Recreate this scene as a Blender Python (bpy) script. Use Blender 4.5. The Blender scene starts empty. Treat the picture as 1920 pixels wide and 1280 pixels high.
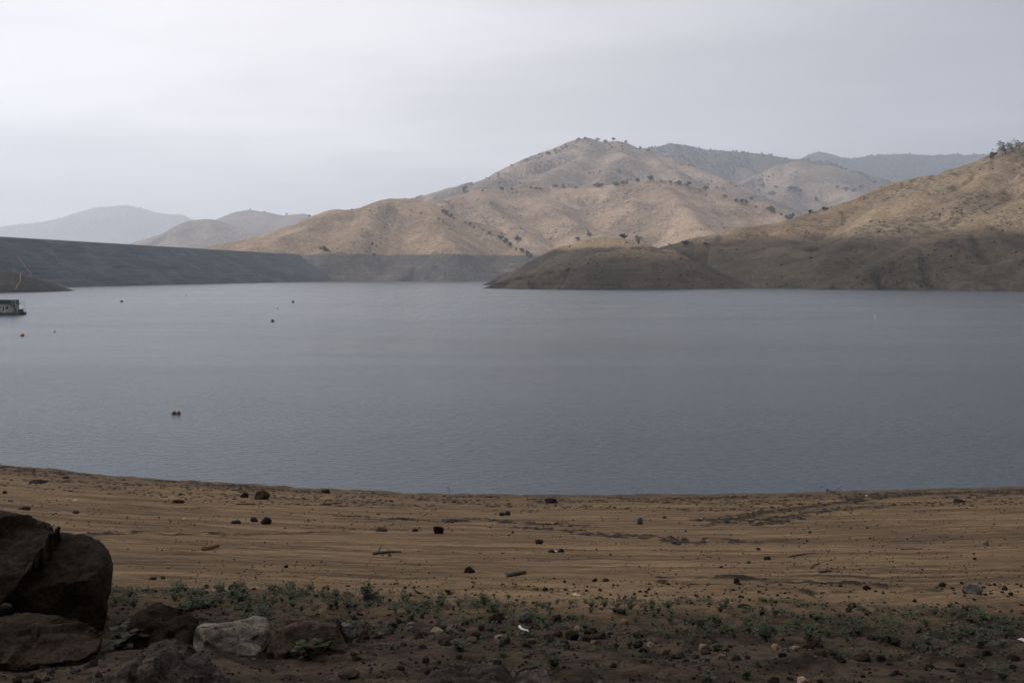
import bpy, bmesh, math, random
import numpy as np
from mathutils import Vector, Matrix
from mathutils.bvhtree import BVHTree

scene = bpy.context.scene
R = math.radians
# ------------------------------------------------------------------ camera
CAM_H = 11.0
FPX = 35.0 / 36.0 * 1920.0
PITCH = math.atan((640 - 515) / FPX)
cam_data = bpy.data.cameras.new("camera")
cam_data.lens = 35.0
cam_data.sensor_width = 36.0
cam_data.clip_start = 0.1
cam_data.clip_end = 60000.0
cam = bpy.data.objects.new("camera", cam_data)
scene.collection.objects.link(cam)
cam.location = (0, 0, CAM_H)
cam.rotation_euler = (math.pi / 2 - PITCH, 0, 0)
scene.camera = cam

# ------------------------------------------------------------------ sun and sky
SUN_EL, SUN_AZ = R(27), R(-84)          # azimuth from the view direction (+Y), negative = left
sun_dir = Vector((math.sin(SUN_AZ) * math.cos(SUN_EL), math.cos(SUN_AZ) * math.cos(SUN_EL), math.sin(SUN_EL)))
sd_ = bpy.data.lights.new("sun", 'SUN')
sd_.energy = 1.5
sd_.angle = R(10)
sd_.color = (1.0, 0.95, 0.89)
sun = bpy.data.objects.new("sun", sd_)
scene.collection.objects.link(sun)
sun.rotation_euler = sun_dir.to_track_quat('Z', 'Y').to_euler()
sun.location = (0, 0, 900)

world = bpy.data.worlds.new("World")
scene.world = world
world.use_nodes = True


class NT:
    """small helper to write node trees"""
    def __init__(self, tree):
        self.t = tree
        self.n = tree.nodes
        self.l = tree.links

    def node(self, typ, **kw):
        n = self.n.new(typ)
        for k, v in kw.items():
            setattr(n, k, v)
        return n

    def put(self, sock, v):
        if isinstance(v, bpy.types.NodeSocket):
            self.l.new(v, sock)
        elif v is not None:
            if sock.type == 'RGBA' and len(v) == 3:
                v = (*v, 1.0)
            sock.default_value = v

    def math(self, op, a, b=None, c=None, clamp=False):
        n = self.node('ShaderNodeMath', operation=op, use_clamp=clamp)
        self.put(n.inputs[0], a)
        if b is not None:
            self.put(n.inputs[1], b)
        if c is not None:
            self.put(n.inputs[2], c)
        return n.outputs[0]

    def vmath(self, op, a, b=None):
        n = self.node('ShaderNodeVectorMath', operation=op)
        self.put(n.inputs[0], a)
        if b is not None:
            self.put(n.inputs[1], b)
        return n.outputs['Value'] if op in ('DOT_PRODUCT', 'LENGTH') else n.outputs[0]

    def mix(self, f, a, b, blend='MIX'):
        n = self.node('ShaderNodeMix', data_type='RGBA', blend_type=blend)
        self.put(n.inputs['Factor'], f)
        self.put(n.inputs[6], a)
        self.put(n.inputs[7], b)
        return n.outputs[2]

    def noise(self, vec, scale, detail=4, rough=0.55, dist=0.0):
        n = self.node('ShaderNodeTexNoise')
        self.put(n.inputs['Vector'], vec)
        n.inputs['Scale'].default_value = scale
        n.inputs['Detail'].default_value = detail
        n.inputs['Roughness'].default_value = rough
        n.inputs['Distortion'].default_value = dist
        return n.outputs['Fac']

    def voronoi(self, vec, scale, feature='F1', rand=1.0):
        n = self.node('ShaderNodeTexVoronoi', feature=feature)
        self.put(n.inputs['Vector'], vec)
        n.inputs['Scale'].default_value = scale
        n.inputs['Randomness'].default_value = rand
        return n.outputs['Distance']

    def ramp(self, f, lo, hi, a=0.0, b=1.0, smooth=True):
        n = self.node('ShaderNodeMapRange')
        n.interpolation_type = 'SMOOTHSTEP' if smooth else 'LINEAR'
        n.clamp = True
        self.put(n.inputs[0], f)
        for i, v in enumerate((lo, hi, a, b)):
            self.put(n.inputs[i + 1], v)
        return n.outputs[0]

    def mapping(self, vec, scale=(1, 1, 1), loc=(0, 0, 0), rot=(0, 0, 0)):
        n = self.node('ShaderNodeMapping')
        self.put(n.inputs['Vector'], vec)
        n.inputs['Scale'].default_value = scale
        n.inputs['Location'].default_value = loc
        n.inputs['Rotation'].default_value = rot
        return n.outputs[0]

    def bump(self, h, strength, distance, normal=None):
        n = self.node('ShaderNodeBump')
        n.inputs['Strength'].default_value = strength
        n.inputs['Distance'].default_value = distance
        self.put(n.inputs['Height'], h)
        if normal is not None:
            self.put(n.inputs['Normal'], normal)
        return n.outputs[0]


def sky_world():
    w = NT(world.node_tree)
    bg = w.n['Background']
    sky = w.node('ShaderNodeTexSky', sky_type='NISHITA')
    sky.sun_disc = False
    sky.sun_elevation = SUN_EL
    sky.sun_rotation = SUN_AZ
    d = w.node('ShaderNodeTexCoord').outputs['Generated']
    sep = w.node('ShaderNodeSeparateXYZ')
    w.put(sep.inputs[0], d)
    z = w.math('MAXIMUM', sep.outputs[2], 0.0)
    # cloud deck seen from below: directions are laid out on a flat layer
    inv = w.math('DIVIDE', 1.0, w.math('ADD', z, 0.10))
    comb = w.node('ShaderNodeCombineXYZ')
    w.put(comb.inputs[0], w.math('MULTIPLY', sep.outputs[0], inv))
    w.put(comb.inputs[1], w.math('MULTIPLY', sep.outputs[1], inv))
    layer = comb.outputs[0]
    n1 = w.noise(w.mapping(layer, (0.55, 0.8, 1), (3.1, 1.7, 0), (0, 0, 0.25)), 0.8, 3, 0.5, 0.7)
    n2 = w.noise(w.mapping(layer, (1.3, 2.6, 1), (9.1, 5.2, 0), (0, 0, 0.3)), 1.0, 5, 0.55, 0.3)
    cl = w.math('ADD', w.math('MULTIPLY', n1, 0.65), w.math('MULTIPLY', n2, 0.35))
    cl = w.ramp(cl, 0.33, 0.67)
    # bright where the sun stands behind the cloud, darker overhead and opposite
    g = Vector((-0.30, 0.94, 0.10)).normalized()
    lobe = w.math('MAXIMUM', w.vmath('DOT_PRODUCT', d, tuple(g)), 0.0)
    lobe = w.math('POWER', lobe, 3.6)
    low = w.ramp(z, 0.0, 0.25, 1.0, 0.0)
    b = w.math('ADD', 4.6, w.math('MULTIPLY', lobe, 5.4))
    b = w.math('ADD', b, w.math('MULTIPLY', low, 5.2))
    b = w.math('ADD', b, w.ramp(z, 0.32, 0.9, 0.0, 4.2))      # an overcast sky is brightest overhead
    b = w.math('MULTIPLY', b, w.math('SUBTRACT', 0.95, w.math('MULTIPLY', sep.outputs[0], 0.20)))
    b = w.math('MULTIPLY', b, w.math('ADD', 0.83, w.math('MULTIPLY', cl, 0.32)))
    b = w.math('MULTIPLY', b, 0.75)
    tint = w.mix(w.math('MULTIPLY', lobe, 1.0, clamp=True), (0.95, 0.945, 1.03), (1.055, 0.982, 0.985))
    cloud = w.vmath('SCALE', tint)
    cloud.node.inputs['Scale'].default_value = 1.0
    w.put(cloud.node.inputs['Scale'], b)
    out = w.mix(0.93, sky.outputs[0], cloud)
    w.put(bg.inputs['Color'], out)
    bg.inputs['Strength'].default_value = 0.1


sky_world()
scene.view_settings.view_transform = 'Standard'
scene.view_settings.look = 'None'
scene.view_settings.exposure = 0.6
scene.view_settings.gamma = 1.0
scene.view_settings.use_curve_mapping = False
scene.cycles.max_bounces = 6
scene.cycles.volume_bounces = 2
scene.cycles.use_denoising = True
scene.cycles.denoiser = 'OPENIMAGEDENOISE'
scene.cycles.denoising_prefilter = 'ACCURATE'

# ------------------------------------------------------------------ helpers
SUN_UP = None


def hash3(ix, iy, iz, seed):
    h = (ix * 374761393 + iy * 668265263 + iz * 1440670441 + seed * 1274126177) & 0xFFFFFFFF
    h = ((h ^ (h >> 13)) * 1274126177) & 0xFFFFFFFF
    h = ((h ^ (h >> 16)) * 2246822519) & 0xFFFFFFFF
    return ((h ^ (h >> 13)) & 0xFFFFFF) / float(0xFFFFFF)


def vnoise(x, y, z=None, seed=0):
    """value noise in 0..1, numpy arrays"""
    x = np.asarray(x, float); y = np.asarray(y, float)
    z = np.zeros_like(x) if z is None else np.asarray(z, float)
    fx, fy, fz = np.floor(x), np.floor(y), np.floor(z)
    ix, iy, iz = fx.astype(np.int64), fy.astype(np.int64), fz.astype(np.int64)
    u, v, w = x - fx, y - fy, z - fz
    u = u * u * u * (u * (u * 6 - 15) + 10); v = v * v * v * (v * (v * 6 - 15) + 10); w = w * w * w * (w * (w * 6 - 15) + 10)
    r = 0
    flat = not np.any(z)
    for dz in ((0,) if flat else (0, 1)):
        wz = 1.0 if flat else (w if dz else 1 - w)
        for dy in (0, 1):
            wy = v if dy else 1 - v
            for dx in (0, 1):
                wx = u if dx else 1 - u
                r = r + hash3(ix + dx, iy + dy, iz + dz, seed) * wx * wy * wz
    return r


def fbm(x, y, z=None, octaves=4, gain=0.5, seed=0):
    """centred fbm, roughly -1..1"""
    x = np.asarray(x, float); y = np.asarray(y, float)
    a, f, s, n = 1.0, 1.0, 0.0, 0.0
    for o in range(octaves):
        s = s + a * (vnoise(x * f + 17.3 * o, y * f - 9.1 * o, None if z is None else z * f + 5.7 * o, seed + o) * 2 - 1)
        n += a
        a *= gain
        f *= 2.03
    return s / n


def sstep(a, b, x):
    t = np.clip((x - a) / (b - a), 0, 1)
    return t * t * (3 - 2 * t)


def mesh_np(name, verts, faces, mats=(), smooth=True, uv=None, attrs=None, mat_idx=None):
    verts = np.asarray(verts, np.float32); faces = np.asarray(faces, np.int32)
    me = bpy.data.meshes.new(name)
    nv, nf, k = len(verts), len(faces), faces.shape[1]
    me.vertices.add(nv); me.vertices.foreach_set('co', verts.ravel())
    me.loops.add(nf * k); me.loops.foreach_set('vertex_index', faces.ravel())
    me.polygons.add(nf)
    me.polygons.foreach_set('loop_start', np.arange(0, nf * k, k, dtype=np.int32))
    if mat_idx is not None:
        me.polygons.foreach_set('material_index', np.asarray(mat_idx, np.int32))
    for m in mats:
        me.materials.append(m)
    me.update(calc_edges=True)
    me.polygons.foreach_set('use_smooth', np.full(nf, smooth, dtype=bool))
    if uv is not None:
        l = me.uv_layers.new(name='uv')
        l.data.foreach_set('uv', np.asarray(uv, np.float32)[faces.ravel()].ravel())
    for an, av in (attrs or {}).items():
        at = me.attributes.new(an, 'FLOAT', 'POINT')
        at.data.foreach_set('value', np.asarray(av, np.float32))
    me.validate()
    return me


def link(name, me, parent=None, loc=None, rot=None, scale=None):
    o = bpy.data.objects.new(name, me)
    scene.collection.objects.link(o)
    if parent is not None:
        o.parent = parent
    if loc is not None:
        o.location = loc
    if rot is not None:
        o.rotation_euler = rot
    if scale is not None:
        o.scale = scale if hasattr(scale, '__len__') else (scale,) * 3
    return o


def tag(o, label=None, cat=None, group=None, kind=None):
    for k, v in (('label', label), ('category', cat), ('group', group), ('kind', kind)):
        if v:
            o[k] = v
    return o


def empty(name, loc, rz=0.0, scale=1.0):
    return link(name, None, None, loc, (0, 0, rz), scale)


def grid_faces(nr, nc):
    i = np.arange((nr - 1) * nc).reshape(nr - 1, nc)[:, :-1].ravel()
    return np.stack([i, i + 1, i + nc + 1, i + nc], 1)


def ray(px, py):
    x, y = (px - 960.0) / FPX, (640.0 - py) / FPX
    return np.array([x, math.cos(PITCH) + y * math.sin(PITCH), -math.sin(PITCH) + y * math.cos(PITCH)])


def at_depth(px, py, d):
    """world point seen at photo pixel (px, py) at forward distance d"""
    r = ray(px, py)
    return np.array([0, 0, CAM_H]) + r * (d / r[1])


def at_water(px, py, z=0.0):
    r = ray(px, py)
    return np.array([0, 0, CAM_H]) + r * ((z - CAM_H) / r[2])


def material(name, build, rough=0.9, spec=0.25):
    m = bpy.data.materials.new(name)
    m.use_nodes = True
    t = NT(m.node_tree)
    b = t.n['Principled BSDF']
    b.inputs['Roughness'].default_value = rough
    b.inputs['Specular IOR Level'].default_value = spec
    build(t, b)
    return m


def pos(t):
    return t.node('ShaderNodeNewGeometry').outputs['Position']


def obj_co(t):
    return t.node('ShaderNodeTexCoord').outputs['Object']


def plain(name, col, rough=0.7, spec=0.3, var=0.25, scale=6.0, metal=0.0):
    def build(t, b):
        n = t.noise(obj_co(t), scale, 5, 0.6)
        c = t.mix(t.ramp(n, 0.3, 0.7), tuple(c * (1 - var) for c in col), tuple(min(1, c * (1 + var)) for c in col))
        t.put(b.inputs['Base Color'], c)
        b.inputs['Metallic'].default_value = metal
    return material(name, build, rough, spec)


rng = np.random.default_rng(7)
random.seed(7)

# ------------------------------------------------------------------ hill materials
RING = 46.5


def hill_mat(name, grass_a, grass_b, brush, ring=RING, ring_col=(0.125, 0.112, 0.10), ring_dark=(0.06, 0.056, 0.054),
             brush_amt=0.5, fine=1.0, ring_on=True, regrowth=0.5, soft=1.8, wob=9.0, ring_f=0.95, mottle=0.45, tex=1.0, tuftiness=0.72):
    def build(t, b):
        p = pos(t)
        sep = t.node('ShaderNodeSeparateXYZ'); t.put(sep.inputs[0], p)
        big = t.noise(p, 0.006 * fine, 5, 0.6, 0.6)
        mid = t.noise(t.mapping(p, (1, 1, 0.45)), 0.03 * fine, 5, 0.65, 0.4)
        small = t.noise(t.mapping(p, (1, 1, 0.35)), 0.17 * tex, 5, 0.7)
        tuft = t.noise(t.mapping(p, (1, 1, 0.4)), 0.42 * tex, 3, 0.7)
        f = t.math('ADD', t.math('MULTIPLY', big, 0.35), t.math('MULTIPLY', mid, 0.35))
        f = t.math('ADD', f, t.math('MULTIPLY', small, 0.3))
        c = t.mix(t.ramp(f, 0.42, 0.58), grass_a, grass_b)
        c = t.mix(t.math('MULTIPLY', t.ramp(small, 0.52, 0.66), mottle), c, tuple(v * 0.42 for v in grass_a))
        c = t.mix(t.ramp(tuft, 0.42, 0.62, 0.0, tuftiness), c, tuple(v * 0.48 for v in grass_a))
        # scrub: clumped dark patches and dots
        area = t.ramp(t.noise(t.mapping(p, loc=(400, 90, 30)), 0.008 * fine, 4, 0.6, 0.5), 0.55 - 0.16 * brush_amt, 0.72 - 0.1 * brush_amt)
        dots = t.ramp(t.voronoi(p, 0.11 * fine), 0.22, 0.5, 1.0, 0.0)
        dots2 = t.ramp(t.noise(p, 0.22 * fine, 3, 0.6), 0.52, 0.62)
        patch = t.math('MULTIPLY', area, t.math('MAXIMUM', t.math('MULTIPLY', dots, 0.8), t.math('MULTIPLY', dots2, 0.85)))
        patch = t.math('ADD', patch, t.math('MULTIPLY', area, 0.25 * brush_amt), clamp=True)
        c = t.mix(patch, c, brush)
        if ring_on:
            edge = t.math('ADD', sep.outputs[2], t.math('MULTIPLY', t.math('SUBTRACT', t.noise(p, 0.02, 6, 0.7), 0.5), wob))
            low = t.ramp(edge, ring - soft, ring + soft, 1.0, 0.0)
            lines = t.noise(t.mapping(p, (0.012, 0.012, 0.8)), 1.0, 5, 0.65, 0.3)
            rub = t.noise(p, 0.35, 5, 0.75)
            rc = t.mix(t.ramp(t.math('ADD', t.math('MULTIPLY', lines, 0.5), t.math('MULTIPLY', rub, 0.5)), 0.38, 0.62), ring_dark, ring_col)
            blot = t.ramp(t.noise(p, 0.018, 5, 0.65, 0.8), 0.52, 0.72, 0.0, 0.65)
            rc = t.mix(blot, rc, tuple(v * 1.8 for v in ring_col))
            regrow = t.ramp(t.math('ADD', sep.outputs[2], t.math('MULTIPLY', t.math('SUBTRACT', mid, 0.5), 60.0)), 2.0, ring + 8.0)
            regrow = t.math('MULTIPLY', regrow, t.ramp(t.math('ADD', t.math('MULTIPLY', small, 0.6), t.math('MULTIPLY', tuft, 0.4)), 0.42, 0.60))
            rc = t.mix(t.math('MULTIPLY', regrow, regrowth), rc, tuple(v * 0.45 for v in grass_a))
            low = t.math('MULTIPLY', low, t.ramp(t.noise(t.mapping(p, loc=(60, 10, 0)), 0.012, 5, 0.65, 0.6), 0.36, 0.60, ring_f * 0.78, ring_f))
            dk = t.ramp(t.noise(t.mapping(p, (1, 1, 0.6), (31, 7, 3)), 0.022, 6, 0.7, 1.0), 0.46, 0.62, 0, 0.62)
            rc = t.mix(dk, rc, ring_dark)
            c = t.mix(low, c, rc)
        t.put(b.inputs['Base Color'], c)
        h = t.math('ADD', t.math('MULTIPLY', small, 2.5), t.math('MULTIPLY', tuft, 1.2))
        t.put(b.inputs['Normal'], t.bump(h, 0.8, 1.6 / tex))
    return material(name, build, 0.95, 0.1)


M_near = hill_mat('dry_grass_near', (0.29, 0.20, 0.115), (0.47, 0.345, 0.215), (0.085, 0.068, 0.045), ring=46, ring_col=(0.050, 0.039, 0.027),
                  ring_dark=(0.013, 0.011, 0.0085), brush_amt=1.0, regrowth=0.95, mottle=0.8, soft=8.0, wob=26.0, ring_f=0.92)
M_pen_back = hill_mat('dry_grass_knoll', (0.30, 0.20, 0.105), (0.44, 0.325, 0.205), (0.085, 0.068, 0.045), ring=38, ring_col=(0.062, 0.052, 0.042),
                      ring_dark=(0.022, 0.020, 0.018), brush_amt=0.6, regrowth=0.35, mottle=0.5, soft=2.5, wob=14.0, ring_f=0.95)
M_pen_front = hill_mat('dry_grass_spit', (0.22, 0.15, 0.088), (0.33, 0.235, 0.145), (0.06, 0.05, 0.036), ring=25, ring_col=(0.050, 0.039, 0.028),
                       ring_dark=(0.013, 0.011, 0.009), brush_amt=1.0, regrowth=0.8, mottle=0.8, soft=6.0, wob=16.0, ring_f=0.92)
M_round = hill_mat('dry_grass_round', (0.34, 0.235, 0.15), (0.53, 0.375, 0.235), (0.13, 0.10, 0.075), brush_amt=0.75, tex=0.5, mottle=0.42, tuftiness=0.5, ring_col=(0.155, 0.140, 0.125), ring_dark=(0.050, 0.052, 0.054))
M_mid = hill_mat('dry_grass_mid', (0.38, 0.265, 0.18), (0.60, 0.435, 0.295), (0.13, 0.10, 0.078), brush_amt=0.85, tex=0.5, mottle=0.42, tuftiness=0.5, ring_col=(0.135, 0.125, 0.115), ring_dark=(0.062, 0.062, 0.062))
M_peak = hill_mat('dry_grass_peak', (0.32, 0.24, 0.185), (0.55, 0.41, 0.30), (0.10, 0.09, 0.082), brush_amt=1.05, tex=0.3, mottle=0.55, fine=0.6, ring_on=False)
M_wood = hill_mat('wooded_slope', (0.15, 0.125, 0.10), (0.34, 0.26, 0.20), (0.05, 0.052, 0.05), brush_amt=1.3, tex=0.2, fine=0.5, ring_on=False)
M_bluff = hill_mat('dark_bluff', (0.10, 0.07, 0.042), (0.15, 0.105, 0.065), (0.03, 0.026, 0.02), ring=20, ring_col=(0.05, 0.042, 0.035), ring_dark=(0.02, 0.018, 0.015), brush_amt=1.0, soft=5, wob=14)
M_far = hill_mat('distant_slope', (0.05, 0.052, 0.055), (0.11, 0.10, 0.095), (0.03, 0.033, 0.036), brush_amt=1.2, tex=0.12, fine=0.35, ring_on=False)


# ------------------------------------------------------------------ hills
HILLS = {}


def build_hill(name, ridges, slope, mat, cell, seed, gully=6.0, gully_wl=90.0, rough=3.0, rough_wl=120.0, crest_r=25.0, k=6.0, extra=1.15, fine_amp=0.8):
    """a height field that falls away from a set of ridge lines (each a list of world points)"""
    rp = [[np.array(at_depth(*p)) for p in line] for line in ridges]
    allp = np.array([p for line in rp for p in line])
    reach = (allp[:, 2] + 8) / slope * extra + crest_r
    x0, x1 = (allp[:, 0] - reach).min(), (allp[:, 0] + reach).max()
    y0, y1 = (allp[:, 1] - reach).min(), (allp[:, 1] + reach * 0.6).max()
    nc, nr = int((x1 - x0) / cell) + 2, int((y1 - y0) / cell) + 2
    X, Y = np.meshgrid(np.linspace(x0, x1, nc), np.linspace(y0, y1, nr))
    wx = fbm(X / rough_wl, Y / rough_wl, octaves=3, seed=seed + 50) * rough_wl * 0.16
    wy = fbm(X / rough_wl + 40, Y / rough_wl, octaves=3, seed=seed + 60) * rough_wl * 0.16
    Xw, Yw = X + wx, Y + wy
    acc = np.full(X.shape, -1e9)
    for li, line in enumerate(rp):
        s0 = 0.0
        best_z = np.full(X.shape, -1e9); best_s = np.zeros(X.shape); best_d = np.zeros(X.shape)
        for a, b in zip(line[:-1], line[1:]):
            ab = b[:2] - a[:2]; L = max(np.linalg.norm(ab), 1e-3)
            t = np.clip(((Xw - a[0]) * ab[0] + (Yw - a[1]) * ab[1]) / L ** 2, 0, 1)
            d = np.hypot(Xw - a[0] - t * ab[0], Yw - a[1] - t * ab[1])
            cr = crest_r if li == 0 else crest_r * 0.4
            z = a[2] + (b[2] - a[2]) * t - slope * (1.0 if li == 0 else 1.15) * (np.sqrt(d * d + cr ** 2) - cr)
            m = z > best_z
            best_z = np.where(m, z, best_z); best_s = np.where(m, s0 + t * L, best_s); best_d = np.where(m, d, best_d)
            s0 += L
        # drainage lines running down from the crest
        side = np.sign((Yw - line[0][1]) + 1e-6)
        u = best_s / gully_wl + li * 7.7 + fbm(X / gully_wl * 0.6, Y / gully_wl * 0.6, octaves=3, seed=seed + 9) * 0.9
        g = 1 - np.abs(2 * vnoise(u, best_d / (gully_wl * 5.0) + 3.3 * side, seed=seed + 3) - 1)
        g2 = 1 - np.abs(2 * vnoise(u * 2.7 + 9, best_d / (gully_wl * 2.5), seed=seed + 4) - 1)
        best_z = best_z - gully * sstep(crest_r * 0.5, gully_wl * 1.6, best_d) * ((g ** 2.2 - 0.3) * 1.5 + (g2 ** 2 - 0.33) * 0.55)
        mx = np.maximum(acc, best_z)
        acc = np.where(acc < -1e8, best_z, mx + k * np.log(np.exp(np.clip((acc - mx) / k, -50, 0)) + np.exp(np.clip((best_z - mx) / k, -50, 0))) - 0)
    Z = acc + fbm(X / rough_wl, Y / rough_wl, octaves=5, gain=0.5, seed=seed) * rough + fbm(X / 14, Y / 14, octaves=3, seed=seed + 21) * fine_amp
    Z = np.maximum(Z, -6.5)
    v = np.stack([X.ravel(), Y.ravel(), Z.ravel()], 1)
    f = grid_faces(nr, nc)
    keep = (Z.ravel()[f] > -6.4).any(1)          # drop the flat skirt under the lake bed
    f = f[keep]
    used = np.unique(f); rm = np.full(len(v), -1, np.int64); rm[used] = np.arange(len(used))
    me = mesh_np(name, v[used], rm[f], [mat])
    o = tag(link(name, me), kind='structure')
    HILLS.setdefault(name, []).append(BVHTree.FromPolygons([tuple(p) for p in v[used]], [tuple(q) for q in rm[f]]))
    return o


def hill_hit(px, py, names=None):
    r = Vector(ray(px, py)).normalized()
    best = None
    for n, bs in HILLS.items():
        for b in bs:
            h = b.ray_cast(Vector((0, 0, CAM_H)), r)
            if h[0] is not None and (best is None or h[3] < best[1]):
                best = (h[0], h[3], n)
    return best


def drop(x, y, names=None):
    best = None
    for n, bs in HILLS.items():
        if names and n not in names:
            continue
        for b in bs:
            h = b.ray_cast(Vector((x, y, 3000)), Vector((0, 0, -1)))
            if h[0] is not None and (best is None or h[0].z > best.z):
                best = h[0]
    return best


# far pale mountain beyond the dam
build_hill('distant_mountain', [[(-420, 440, 14999), (-200, 432, 14999), (0, 425, 14999), (60, 418, 14999), (130, 405, 14999), (180, 390, 14999),
                                 (235, 384, 14999), (270, 393, 14999), (300, 400, 14999), (335, 402, 14999), (370, 416, 14727), (480, 445, 14318)]],
           0.5, M_peak, 60, 11, gully=60, gully_wl=420, rough=14, rough_wl=500, crest_r=60, fine_amp=5)
build_hill('distant_range', [[(1380, 325, 9000), (1500, 297, 9000), (1535, 286, 9000), (1560, 293, 9000), (1590, 298, 9000), (1620, 293, 9000),
                              (1690, 289, 9136), (1750, 292, 9136), (1790, 289, 9136), (1850, 291, 9136), (1920, 294, 9136), (2200, 300, 9136)],
                             [(1640, 300, 9000), (1700, 330, 8181), (1780, 345, 7772)], [(1535, 290, 9000), (1600, 325, 8181), (1640, 345, 7772)]],
           0.42, M_far, 40, 12, gully=75, gully_wl=420, rough=14, rough_wl=400, crest_r=40, fine_amp=4)
build_hill('wooded_ridge', [[(1120, 300, 5900), (1210, 277, 5900), (1250, 271, 5900), (1280, 274, 5900), (1330, 283, 5900), (1400, 288, 5900),
                             (1480, 298, 5900), (1540, 303, 5900), (1600, 320, 5777), (1680, 345, 5531), (1760, 372, 5285)]],
           0.5, M_wood, 24, 13, gully=45, gully_wl=230, rough=12, rough_wl=260, crest_r=40, fine_amp=2.5)
build_hill('pale_cone_hill', [[(1390, 350, 4700), (1430, 325, 4700), (1470, 310, 4700), (1500, 304, 4700), (1530, 311, 4700), (1580, 335, 4641), (1640, 362, 4582), (1720, 385, 4465)],
                              [(1500, 304, 4700), (1480, 350, 4347), (1440, 385, 4053)], [(1530, 311, 4700), (1600, 360, 4230), (1640, 390, 3995)]],
           0.5, M_peak, 18, 14, gully=42, gully_wl=170, rough=9, rough_wl=220, crest_r=40, fine_amp=1.8)
build_hill('main_peak', [[(700, 400, 3500), (770, 378, 3550), (850, 350, 3600), (920, 330, 3650), (960, 311, 3650), (1000, 300, 3700), (1040, 280, 3700), (1080, 263, 3700),
                          (1100, 259, 3700), (1130, 265, 3700), (1160, 263, 3700), (1200, 276, 3650), (1250, 296, 3550), (1300, 315, 3450),
                          (1350, 336, 3300), (1420, 371, 3100), (1490, 408, 2900)],
                         [(1110, 270, 3700), (1070, 303, 3270), (1010, 335, 3020), (950, 360, 2880)],
                         [(1165, 270, 3700), (1160, 300, 3270), (1110, 345, 2900)],
                         [(1210, 285, 3620), (1270, 330, 3080), (1310, 365, 2800)],
                         [(960, 315, 3650), (900, 350, 3200), (850, 370, 2950)]],
           0.5, M_peak, 12, 15, gully=48, gully_wl=170, rough=9, rough_wl=200, crest_r=32, fine_amp=2.0)
build_hill('rolling_hill', [[(780, 392, 2300), (820, 376, 2350), (860, 364, 2400), (900, 358, 2450), (1000, 352, 2500), (1100, 352, 2500), (1160, 345, 2480), (1220, 338, 2450), (1260, 343, 2450),
                             (1320, 356, 2450), (1400, 381, 2400), (1480, 410, 2350), (1580, 445, 2300)],
                            [(1238, 340, 2450), (1275, 388, 2150), (1300, 420, 2010), (1328, 450, 1890)],
                            [(1000, 354, 2500), (1050, 395, 2180), (1130, 440, 1970), (1160, 470, 1880)],
                            [(900, 360, 2450), (930, 400, 2150), (990, 450, 1940)]],
           0.46, M_mid, 7, 16, gully=27, gully_wl=110, rough=5, rough_wl=150, crest_r=35, fine_amp=0.9)
build_hill('round_hill', [[(330, 482, 1750), (400, 463, 1780), (480, 450, 1850), (540, 440, 1950), (600, 411, 2010), (640, 394, 2040), (680, 390, 2070), (740, 375, 2080), (770, 373, 2080), (800, 380, 2070),
                           (840, 400, 2030), (900, 435, 1950), (960, 465, 1870), (1008, 493, 1790), (1030, 515, 1750)],
                          [(625, 402, 2030), (545, 437, 1830), (490, 463, 1740)],
                          [(600, 430, 1960), (596, 462, 1830), (600, 492, 1760)],
                          [(740, 378, 2080), (690, 420, 1890), (640, 455, 1770)],
                          [(790, 380, 2075), (830, 425, 1860), (850, 470, 1740)]],
           0.45, M_round, 6, 17, gully=24, gully_wl=100, rough=5, rough_wl=130, crest_r=35, fine_amp=0.8)
build_hill('left_knoll', [[(270, 470, 4875), (300, 456, 4875), (340, 426, 4937), (370, 412, 5000), (395, 412, 5000), (430, 426, 4937), (480, 446, 4875), (540, 460, 4875)],
                          [(385, 412, 5000), (420, 440, 4750), (440, 460, 4625)]],
           0.5, M_peak, 16, 18, gully=26, gully_wl=200, rough=7, rough_wl=200, crest_r=40, fine_amp=1.5)
build_hill('left_knoll', [[(380, 425, 6615), (415, 411, 6615), (450, 396, 6615), (470, 393, 6615), (500, 398, 6615), (530, 403, 6615), (565, 400, 6615), (600, 409, 6615), (700, 430, 6615)],
                          [(470, 396, 6615), (520, 430, 6210), (540, 450, 5940)]],
           0.5, M_peak, 20, 19, gully=30, gully_wl=240, rough=8, rough_wl=240, crest_r=45, fine_amp=1.5)
build_hill('right_hill', [[(1180, 480, 940), (1265, 460, 970), (1320, 446, 985), (1400, 426, 1000), (1500, 406, 1030), (1600, 386, 1060), (1680, 361, 1080), (1750, 336, 1100), (1820, 311, 1115), (1880, 290, 1125), (1920, 276, 1130), (2020, 240, 1150), (2200, 190, 1200), (2600, 150, 1250)],
                          [(1960, 352, 895), (1920, 372, 870), (1820, 414, 825), (1740, 446, 795), (1690, 472, 775), (1620, 505, 755), (1545, 540, 738)],
                          [(2200, 390, 800), (2050, 425, 770), (1930, 470, 735), (1840, 510, 715), (1790, 545, 690)],
                          [(1760, 336, 1100), (1715, 380, 965), (1690, 420, 900), (1640, 450, 860)],
                          [(1880, 296, 1122), (1850, 340, 990), (1790, 385, 910)],
                          [(1500, 408, 1030), (1470, 460, 890), (1440, 510, 860)],
                          [(1700, 357, 1085), (1640, 420, 905), (1560, 480, 830)]],
           0.42, M_near, 2.4, 20, gully=22, gully_wl=62, rough=6, rough_wl=70, crest_r=22, k=4, fine_amp=0.7)
build_hill('peninsula', [[(1018, 486, 1055), (1060, 461, 1040), (1110, 446, 1030), (1150, 445, 1025), (1190, 456, 1010), (1230, 468, 990), (1270, 472, 980)]],
           0.56, M_pen_back, 2.2, 22, gully=7, gully_wl=34, rough=2.5, rough_wl=60, crest_r=12, k=4, fine_amp=0.6)
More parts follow.
